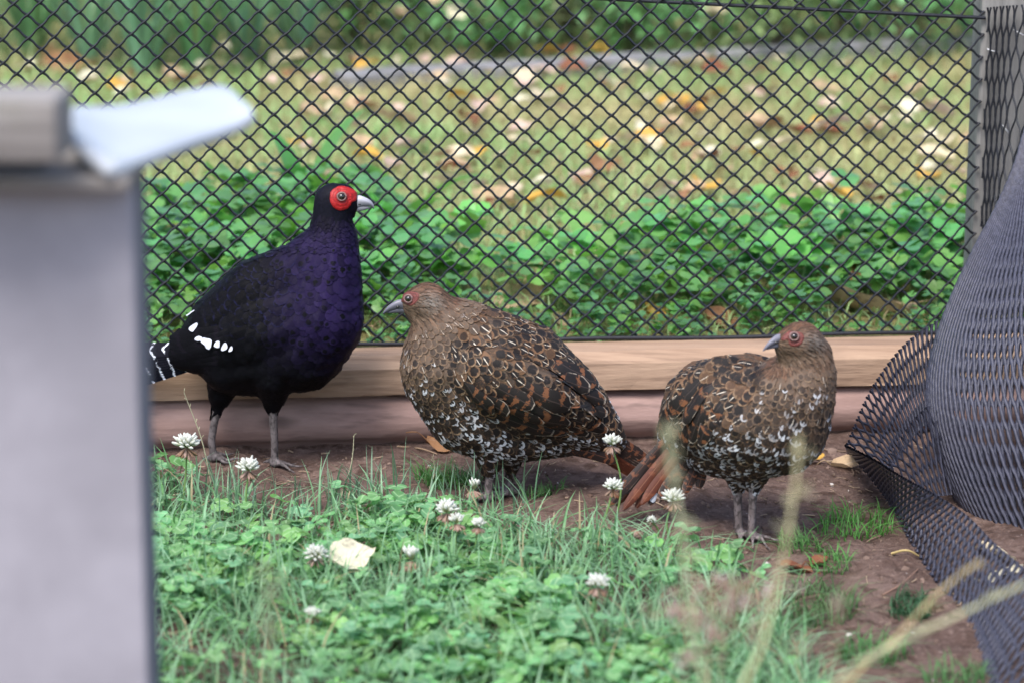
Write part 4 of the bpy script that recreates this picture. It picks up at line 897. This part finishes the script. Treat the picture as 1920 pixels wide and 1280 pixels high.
def bed_leaves():
    ms = {c: fallen_mesh(.085, .06, DC[c], 300 + len(c), .4) for c in ('tan', 'pale', 'yellow', 'pink', 'cream')}; w = dict(tan='tan', pale='pale buff', yellow='yellow orange', pink='pinkish', cream='cream coloured')
    for _ in range(46):
        c = ('tan', 'pale', 'yellow', 'pink', 'cream')[int(rng.integers(0, 5))]; P = gpt(rng.uniform(560, 1840), rng.uniform(40, 105)); P[2] += rng.uniform(.08, .24)
        leaf_at(0, 0, 0, 0, c, f'{w[c]} fallen leaf caught up in the low shrubs', tilt=float(rng.uniform(-.2, .9)), group=f'{w[c]} leaves caught in the shrubs', me=ms[c], P=P)
bed_leaves()

# ------------------------------------------------------------------ broad leaved weeds, edging, strap-leaved plants and shrubs behind
def blade_leaf(A, B, W, c, sag=.15, rows=10, fold=.25):
    A, B = np.asarray(A, float), np.asarray(B, float); L = np.linalg.norm(B - A); s = np.linspace(0, 1, rows); d = norm(B - A); side = norm(np.cross(d, [0, 0.1, 1])); nn = np.cross(side, d); V = []
    for t in s:
        w = W * .5 * (math.sin(math.pi * min(1, t * .93 + .07) ** .8) ** .8 + .06); p = A + (B - A) * t + np.array([0, 0, sag * L * math.sin(math.pi * t)])
        for u in (-1, 0, 1): V.append(p + side * w * u + nn * abs(u) * w * fold)
    uv = np.stack([np.tile([0, .5, 1], rows), np.repeat(s, 3)], -1); return np.array(V), grid_faces(3, rows), uv, np.array(c)
def broad_weed(x, y, leaves, label):
    B = gpt(x, y); r = thing('broad_leaf_weed', label, 'plant', B)
    for (tx, ty, dY, W) in leaves:
        T = at(tx, ty, B[1] + dY); V, F, uv, c = blade_leaf(B + np.array([0, 0, .01]), T, W, np.array([.11, .29, .07]) * rng.uniform(.85, 1.2)); MB().add(V, F, uv, col=c).build('leaf', MAT_STRAP, r)
broad_weed(570, 425, [(505, 245, .05, .075), (545, 310, -.08, .08), (685, 205, .08, .075), (625, 290, .0, .05), (640, 350, -.1, .05)], 'broad leaved weed with long upright leaves behind the cock')
broad_weed(760, 440, [(912, 328, -.02, .07), (845, 375, -.1, .065), (700, 330, .05, .04)], 'broad leaved weed with long leaf reaching toward the post')
def edging():
    a = gpt(640, 168); b = gpt(1830, 98); mb = MB(); n = 40; V = []
    d = norm(b - a); nrm = np.array([-d[1], d[0], 0]); b = b + d * 1.2
    for t in np.linspace(0, 1, n):
        p = a * (1 - t) + b * t; w = .006 * vnoise(np.array([t * 14]), np.array([.3]), 77)[0]
        for (o, z) in ((0, -.05), (0, .035), (.006, .042), (.07, .045), (.076, .04), (.076, -.05)): V.append([*(p[:2] + nrm[:2] * (o + w)), .135 + z + w])
    k = 6; i = np.arange(n - 1)[:, None] * k; j = np.arange(k)[None]; F = np.stack([i + j, i + k + j, i + k + (j + 1) % k, i + (j + 1) % k], -1).reshape(-1, 4)
    mb.add(np.array(V), F); mb.F.append(np.array([list(range(k))])); mb.F.append(np.array([list(range((n - 1) * k, n * k))[::-1]]))
    tag(mb.build('garden_edging', plain('grey_edging', (.20, .195, .20), .8, .2, .3, 14, .4), None, False), 'pale grey edging strip between lawn and flower bed', 'edging')
edging()
def strap_plant(X, Y, n, h, c, label, group, spread=.5, W=.022):
    z = float(gz(X, Y)); r = thing('strap_leaf_plant', label, 'plant', (X, Y, z), group)
    for k in range(n):
        a = rng.uniform(0, 6.28); L = h * rng.uniform(.6, 1.15); q = rng.uniform(.3, 1) * spread; B = np.array([X + .03 * math.cos(a), Y + .03 * math.sin(a), z]); d = np.array([math.cos(a), math.sin(a), 0]); V = []; s = np.linspace(0, 1, 9); sd_ = np.array([-math.sin(a), math.cos(a), 0]); w = W * rng.uniform(.7, 1.2)
        for t in s:
            p = B + d * L * q * t ** 1.4; p[2] += L * (t * 1.05 - 1.0 * q * t ** 2.6)
            p[2] = max(p[2], z + .012)
            for u in (-1, 0, 1): V.append(p + sd_ * u * w * .5 * (1 - t ** 2.5 * .95) + np.array([0, 0, .25 * w * abs(u)]))
        uv = np.stack([np.tile([0, .5, 1], 9), np.repeat(s, 3)], -1); MB().add(V, grid_faces(3, 9), uv, col=np.array(c) * rng.uniform(.6, 1.5) + np.array([.10, .06, 0]) * (rng.random() < .18)).build('leaf', MAT_STRAP, r)
def shrub(X, Y, h, rad, n, c, label, group, ls=.05):
    z = float(gz(X, Y)); r = thing('leafy_shrub', label, 'shrub', (X, Y, z), group); T = []
    cl = [(X + rng.normal(0, rad * .45), Y + rng.normal(0, rad * .45), z + rng.uniform(.25, .95) * h) for _ in range(14)]
    st = MB()
    for q in cl: V, F, uv = tube(smooth_path([(X + rng.normal(0, .02), Y + rng.normal(0, .02), z - .01), ((X + q[0]) / 2, (Y + q[1]) / 2, z + q[2] * .45), q], 6), np.linspace(.006, .002, 6), 4); st.add(V, F, uv, col=(.12, .10, .06))
    st.build('stems', MAT_ATTR, r)
    mb = MB(); i = rng.integers(0, len(cl), n); P = np.array(cl)[i] + rng.normal(0, rad * .24, (n, 3)); P[:, 2] = np.maximum(P[:, 2], z + .02)
    tpl = blade_leaf((0, 0, 0), (1, 0, 0), .5, (1, 1, 1), .1, 5); az = rng.uniform(0, 6.28, n); el = rng.uniform(-.9, .5, n)
    Ry = np.zeros((n, 3, 3)); Ry[:, 0, 0] = np.cos(el); Ry[:, 2, 0] = np.sin(el); Ry[:, 1, 1] = 1; Ry[:, 0, 2] = -np.sin(el); Ry[:, 2, 2] = np.cos(el)
    Rm = (rotz(az) @ Ry) * (ls * rng.uniform(.6, 1.3, n))[:, None, None]; W = np.einsum('nij,vj->nvi', Rm, tpl[0]) + P[:, None]; nv = len(tpl[0]); FF = (tpl[1][None] + (np.arange(n) * nv)[:, None, None]).reshape(-1, 4)
    cc = np.repeat(np.array(c) * rng.uniform(.6, 1.45, (n, 1)), nv, 0); mb.add(W.reshape(-1, 3), FF, np.tile(tpl[2], (n, 1)), col=cc); stuff(mb.build('foliage', MAT_STRAP, r))
def bed():
    for i, (x, y, h, n) in enumerate([(60, 60, .55, 26), (170, 75, .6, 30), (270, 92, .62, 34), (370, 85, .6, 34), (460, 70, .6, 30), (560, 60, .55, 26), (90, -10, .7, 30), (230, -20, .7, 30), (380, -20, .7, 32), (520, -30, .7, 28), (-120, 40, .6, 26), (-300, 20, .6, 24)]):
        P = gpt(x, y + 50); strap_plant(P[0], P[1], int(n * 1.5), h * .85, (.17, .32, .20) if i % 3 else (.13, .27, .12), ('clump of arching blue green strap leaves at the lawn edge', 'clump of green strap leaves growing behind other strap clumps')[int(y < 30)], ('strap leaved clumps at the lawn edge', 'strap leaved clumps in the back row')[int(y < 30)], .62, .015)
    for i, (x, y, h, rad, n, kind) in enumerate([(660, 40, .32, .20, 520, 0), (800, 20, .34, .22, 560, 1), (930, 55, .26, .18, 420, 0), (1060, 30, .32, .22, 540, 2), (1190, 60, .26, .2, 460, 0), (1320, 25, .36, .22, 560, 1), (1450, 50, .3, .2, 500, 2), (1580, 20, .36, .24, 580, 0), (1700, 45, .3, .2, 500, 1), (1850, 20, .4, .25, 600, 2), (2050, 20, .4, .3, 600, 0), (1120, -40, .5, .3, 700, 1), (1400, -40, .5, .3, 700, 0), (860, -45, .5, .3, 700, 2), (1660, -45, .5, .3, 700, 0)]):
        P = gpt(x, y + 55); c = ((.11, .27, .09), (.16, .33, .13), (.23, .31, .13))[kind]
        shrub(P[0], P[1], h * .8, rad, int(n * .62), c, ('dark green', 'mid green', 'yellowish green')[kind] + (' low leafy shrub right behind the edging' if y > -30 else ' taller leafy shrub behind the low shrubs'), ('dark green', 'mid green', 'yellowish green')[kind] + (' shrubs along the edging' if y > -30 else ' shrubs in the back row'))
    mb = MB(); m = 16000; X = rng.uniform(-4, 4, m); Y = rng.uniform(8.1, 13, m); ok = np.abs(X) < .28 * Y + 1; X, Y = X[ok], Y[ok]; m = len(X); hue = rng.random((m, 1))
    blades(np.stack([X, Y, gz(X, Y)], -1), rng.uniform(.06, .2, m), rng.uniform(0, 6.28, m), rng.uniform(.3, 1.6, m), rng.uniform(.005, .012, m), (np.array([.05, .11, .03]) * (1 - hue) + np.array([.17, .22, .09]) * hue), mb, 4)
    stuff(tag(mb.build('wild_grass', MAT_GRASS), 'tangled taller grass in the bed beyond the edging', 'grass'))
bed()

# ------------------------------------------------------------------ dry weeds in the near foreground, twigs and stems
def weed(label, path, heads, c, hc, r0=.0022, hr=.006, n=14):
    pts = [at(*q) for q in path]; base = np.array([pts[0][0], pts[0][1], 0.0]); base[2] = float(gz(base[0], base[1])) - .004
    t = thing('dry_weed', label, 'weed', (base[0], base[1], base[2])); S = smooth_path([base] + pts, 24); V, F, uv = tube(S, np.linspace(r0 * 1.2, r0 * .6, 24), 5); MB().add(V, F, uv, col=c).build('stem', MAT_ATTR, t)
    for (x, y, Y, k, spread) in heads:
        H = at(x, y, Y); i = int(np.argmin(((S - H) ** 2).sum(1))); mb = MB(); st = S[min(i, 23)]
        V, F, uv = tube(smooth_path([st, (st + H) / 2 + np.array([0, 0, .004]), H], 6), r0 * .5, 4); mb.add(V, F, uv, col=c)
        for _ in range(k):
            q = H + rng.normal(0, 1, 3) * spread * np.array([1, 1, .8]); V, F = floret(rng.normal(0, 1, 3) + np.array([0, 0, .5]), q, hr * rng.uniform(.8, 1.6), hr * .35); f = rng.random(); mb.add(V, F, None, col=np.array(hc[0]) * (1 - f) + np.array(hc[1]) * f)
            V, F, uv = tube([H, q], r0 * .22, 3); mb.add(V, F, uv, col=c)
        mb.build('seed_head', MAT_PETAL, t)
STRAW = (.50, .46, .26); PINKY = ((.42, .27, .20), (.62, .50, .44))
weed('tall pale straw weed standing before the turned hen', [(1380, 1400, 2.35), (1432, 1200, 2.37), (1470, 1040, 2.4), (1492, 900, 2.42), (1500, 815, 2.44)], [(1498, 845, 2.44, 9, .007), (1490, 930, 2.42, 9, .006), (1478, 1000, 2.4, 7, .005), (1200 + 260, 1090, 2.39, 6, .006)], STRAW, ((.48, .46, .24), (.62, .58, .40)))
weed('greenish seed head weed before the turned hen\'s wing', [(1330, 1400, 2.28), (1300, 1200, 2.3), (1280, 1010, 2.32), (1262, 900, 2.34), (1250, 800, 2.35)], [(1250, 815, 2.35, 9, .006), (1258, 860, 2.35, 10, .007), (1266, 900, 2.34, 6, .005), (1290, 985, 2.32, 5, .004), (1300, 1045, 2.31, 5, .004)], (.40, .42, .25), ((.46, .46, .26), (.58, .56, .38)))
weed('branched brown weed with many pinkish white dry flower heads', [(1330, 1420, 2.70), (1328, 1300, 2.70), (1330, 1200, 2.70), (1335, 1110, 2.71)], [(1260, 1140, 2.70, 20, .013), (1330, 1110, 2.72, 24, .015), (1390, 1100, 2.70, 24, .015), (1430, 1125, 2.70, 15, .011), (1300, 1165, 2.68, 15, .012), (1365, 1160, 2.70, 20, .014), (1335, 1190, 2.68, 8, .006), (1285, 1238, 2.68, 7, .005), (1410, 1180, 2.70, 8, .006)], (.40, .27, .17), PINKY, .0016, .009)
weed('slim weed with pale whitish dry flower heads', [(1345, 1420, 2.74), (1350, 1300, 2.74), (1356, 1200, 2.74), (1372, 1120, 2.74)], [(1432, 1108, 2.74, 7, .004), (1390, 1130, 2.74, 7, .004), (1332, 1190, 2.74, 7, .004), (1286, 1235, 2.74, 6, .003), (1262, 1150, 2.74, 6, .004), (1345, 1085, 2.74, 5, .003)], (.42, .32, .22), ((.70, .60, .58), (.80, .74, .74)), .0012, .008)
weed('pinkish dry flower weed beside the grass tufts', [(1560, 1420, 2.3), (1565, 1300, 2.3), (1566, 1200, 2.3), (1572, 1140, 2.3)], [(1572, 1140, 2.3, 16, .005), (1500, 1215, 2.3, 8, .008), (1600, 1080, 2.32, 5, .004)], (.36, .26, .17), PINKY, .0013, .005)
weed('thin brown green grass stalk rising beside the box', [(512, 1420, 2.25), (508, 1280, 2.25), (502, 1160, 2.25), (498, 1050, 2.26)], [(498, 1060, 2.26, 8, .005), (505, 1110, 2.26, 8, .006), (520, 1100, 2.26, 6, .005), (495, 1170, 2.25, 6, .005), (525, 1190, 2.25, 5, .005)], (.26, .27, .15), ((.30, .27, .17), (.42, .36, .26)), .0015, .005)
def stalk(label, pts, r, c, base):
    P = [at(*q) for q in pts]; B = np.array([base[0], base[1], float(gz(base[0], base[1])) - .003]); t = thing('straw_stalk', label, 'stalk', tuple(B)); S = smooth_path([B, np.array([B[0] * .5 + P[0][0] * .5, B[1] * .5 + P[0][1] * .5, P[0][2] * .55])] + P, 26); V, F, uv = tube(S, np.linspace(r, r * .6, 26), 6); MB().add(V, F, uv, col=c).build('culm', MAT_ATTR, t)
    for k in (11, 17, 22):
        V, F, uv = tube(smooth_path([S[k], S[k] + np.array([.012, -.004, .014]), S[k] + np.array([.03, -.008, .016])], 5), np.linspace(.0016, .0004, 5), 4); MB().add(V, F, uv, col=np.array(c) * .9).build('leaf_sheath', MAT_ATTR, t)
b0 = at(1500, 1300, 2.5)
stalk('thick pale straw stalk leaning toward the netting', [(1560, 1290, 2.5), (1650, 1222, 2.52), (1780, 1160, 2.54), (1925, 1092, 2.56)], .0030, (.50, .50, .30), (b0[0] - .24, 2.46))
stalk('thin double straw stalk leaning over the dark tuft', [(1600, 1270, 2.6), (1680, 1195, 2.62), (1760, 1110, 2.64), (1840, 1050, 2.66)], .0024, (.52, .42, .22), (b0[0] - .20, 2.58))
def twig(pts, r, c, label, name='straw'):
    P = [gpt(x, y, dz) for x, y, dz in pts]; V, F, uv = tube(smooth_path(P, 12), np.linspace(r, r * .5, 12), 5); return tag(MB().add(V, F, uv, col=c).build(name, MAT_ATTR), label, name)
twig([(1672, 1040, .003), (1700, 1046, .006), (1728, 1042, .004)], .0022, (.55, .42, .18), 'short yellow straw on soil by the front netting')
twig([(745, 838, .004), (790, 846, .006), (820, 855, .004)], .0015, (.40, .28, .18), 'thin brown twig lying at the foot of the old timber', 'twig')
twig([(1010, 862, .004), (1060, 852, .004)], .0014, (.42, .30, .2), 'tiny pale twig on soil behind the profile hen', 'twig')
twig([(1655, 1120, .003), (1690, 1110, .006), (1722, 1075, .004)], .0014, (.30, .18, .13), 'dark twig beside the compact grass tuft', 'twig')
def culm(label, bx, by, tx, ty, c=(.45, .42, .28)):
    B = gpt(bx, by); T = at(tx, ty, B[1]); t = thing('grass_culm', label, 'grass', tuple(B)); S = smooth_path([B, (B + T) / 2 + np.array([.006, 0, .004]), T], 14); MB().add(*tube(S, np.linspace(.0013, .0006, 14), 4), col=c).build('stem', MAT_ATTR, t)
    mb = MB()
    for k in range(7, 14): V, F = floret(norm(S[k] - S[k - 1]) + rng.normal(0, .35, 3), S[k], .007, .0011); mb.add(V, F, None, col=np.array(c) * 1.2)
    mb.build('seed_head', MAT_PETAL, t)
culm('dry grass culm rising before the cock\'s rear leg', 400, 930, 345, 735); culm('pale grass culm on the clover edge left of profile hen', 640, 930, 664, 815); culm('thin grass culm before the profile hen\'s breast', 805, 920, 812, 858)
# small clods of soil
def clods():
    mb = MB(); V0, F0 = ico(1)
    for _ in range(1500):
        x = rng.uniform(280, 1850); y = rng.uniform(838, 1300); P = gpt(x, y); s = rng.uniform(.0012, .0042) * (1 + 1.2 * (rng.random() < .04)); V = V0 * s * rng.uniform(.6, 1.3, 3) * (1 + .25 * rng.normal(0, 1, (len(V0), 1))) + P; f = rng.random(); c = np.array([.10, .064, .05]) * (1 - f) + np.array([.22, .155, .125]) * f
        if rng.random() < .02: c = np.array([.5, .46, .42])
        mb.add(V, F0, None, col=c)
    stuff(tag(mb.build('soil_clods', attr_mat('clod', .95, .1), None, False), 'small crumbs of soil scattered over the bare ground', 'soil'))
clods()

def litter():
    mb = MB()
    for _ in range(420):
        x = rng.uniform(285, 1850); y = rng.uniform(838, 960) if rng.random() < .6 else rng.uniform(960, 1290)
        P = gpt(x, y, .003); a = rng.uniform(0, 6.28); L = rng.uniform(.004, .022); d = np.array([math.cos(a), math.sin(a), rng.uniform(-.1, .25)]) * L
        f = rng.random(); c = np.array([.16, .10, .07]) * (1 - f) + np.array([.44, .33, .22]) * f; mb.add(*tube(np.array([P, P + d * .5 + rng.normal(0, .001, 3), P + d]), rng.uniform(.0004, .0012), 4), col=c)
    stuff(tag(mb.build('plant_litter', MAT_ATTR), 'fine straw and twig litter strewn over the soil', 'litter'))
litter()
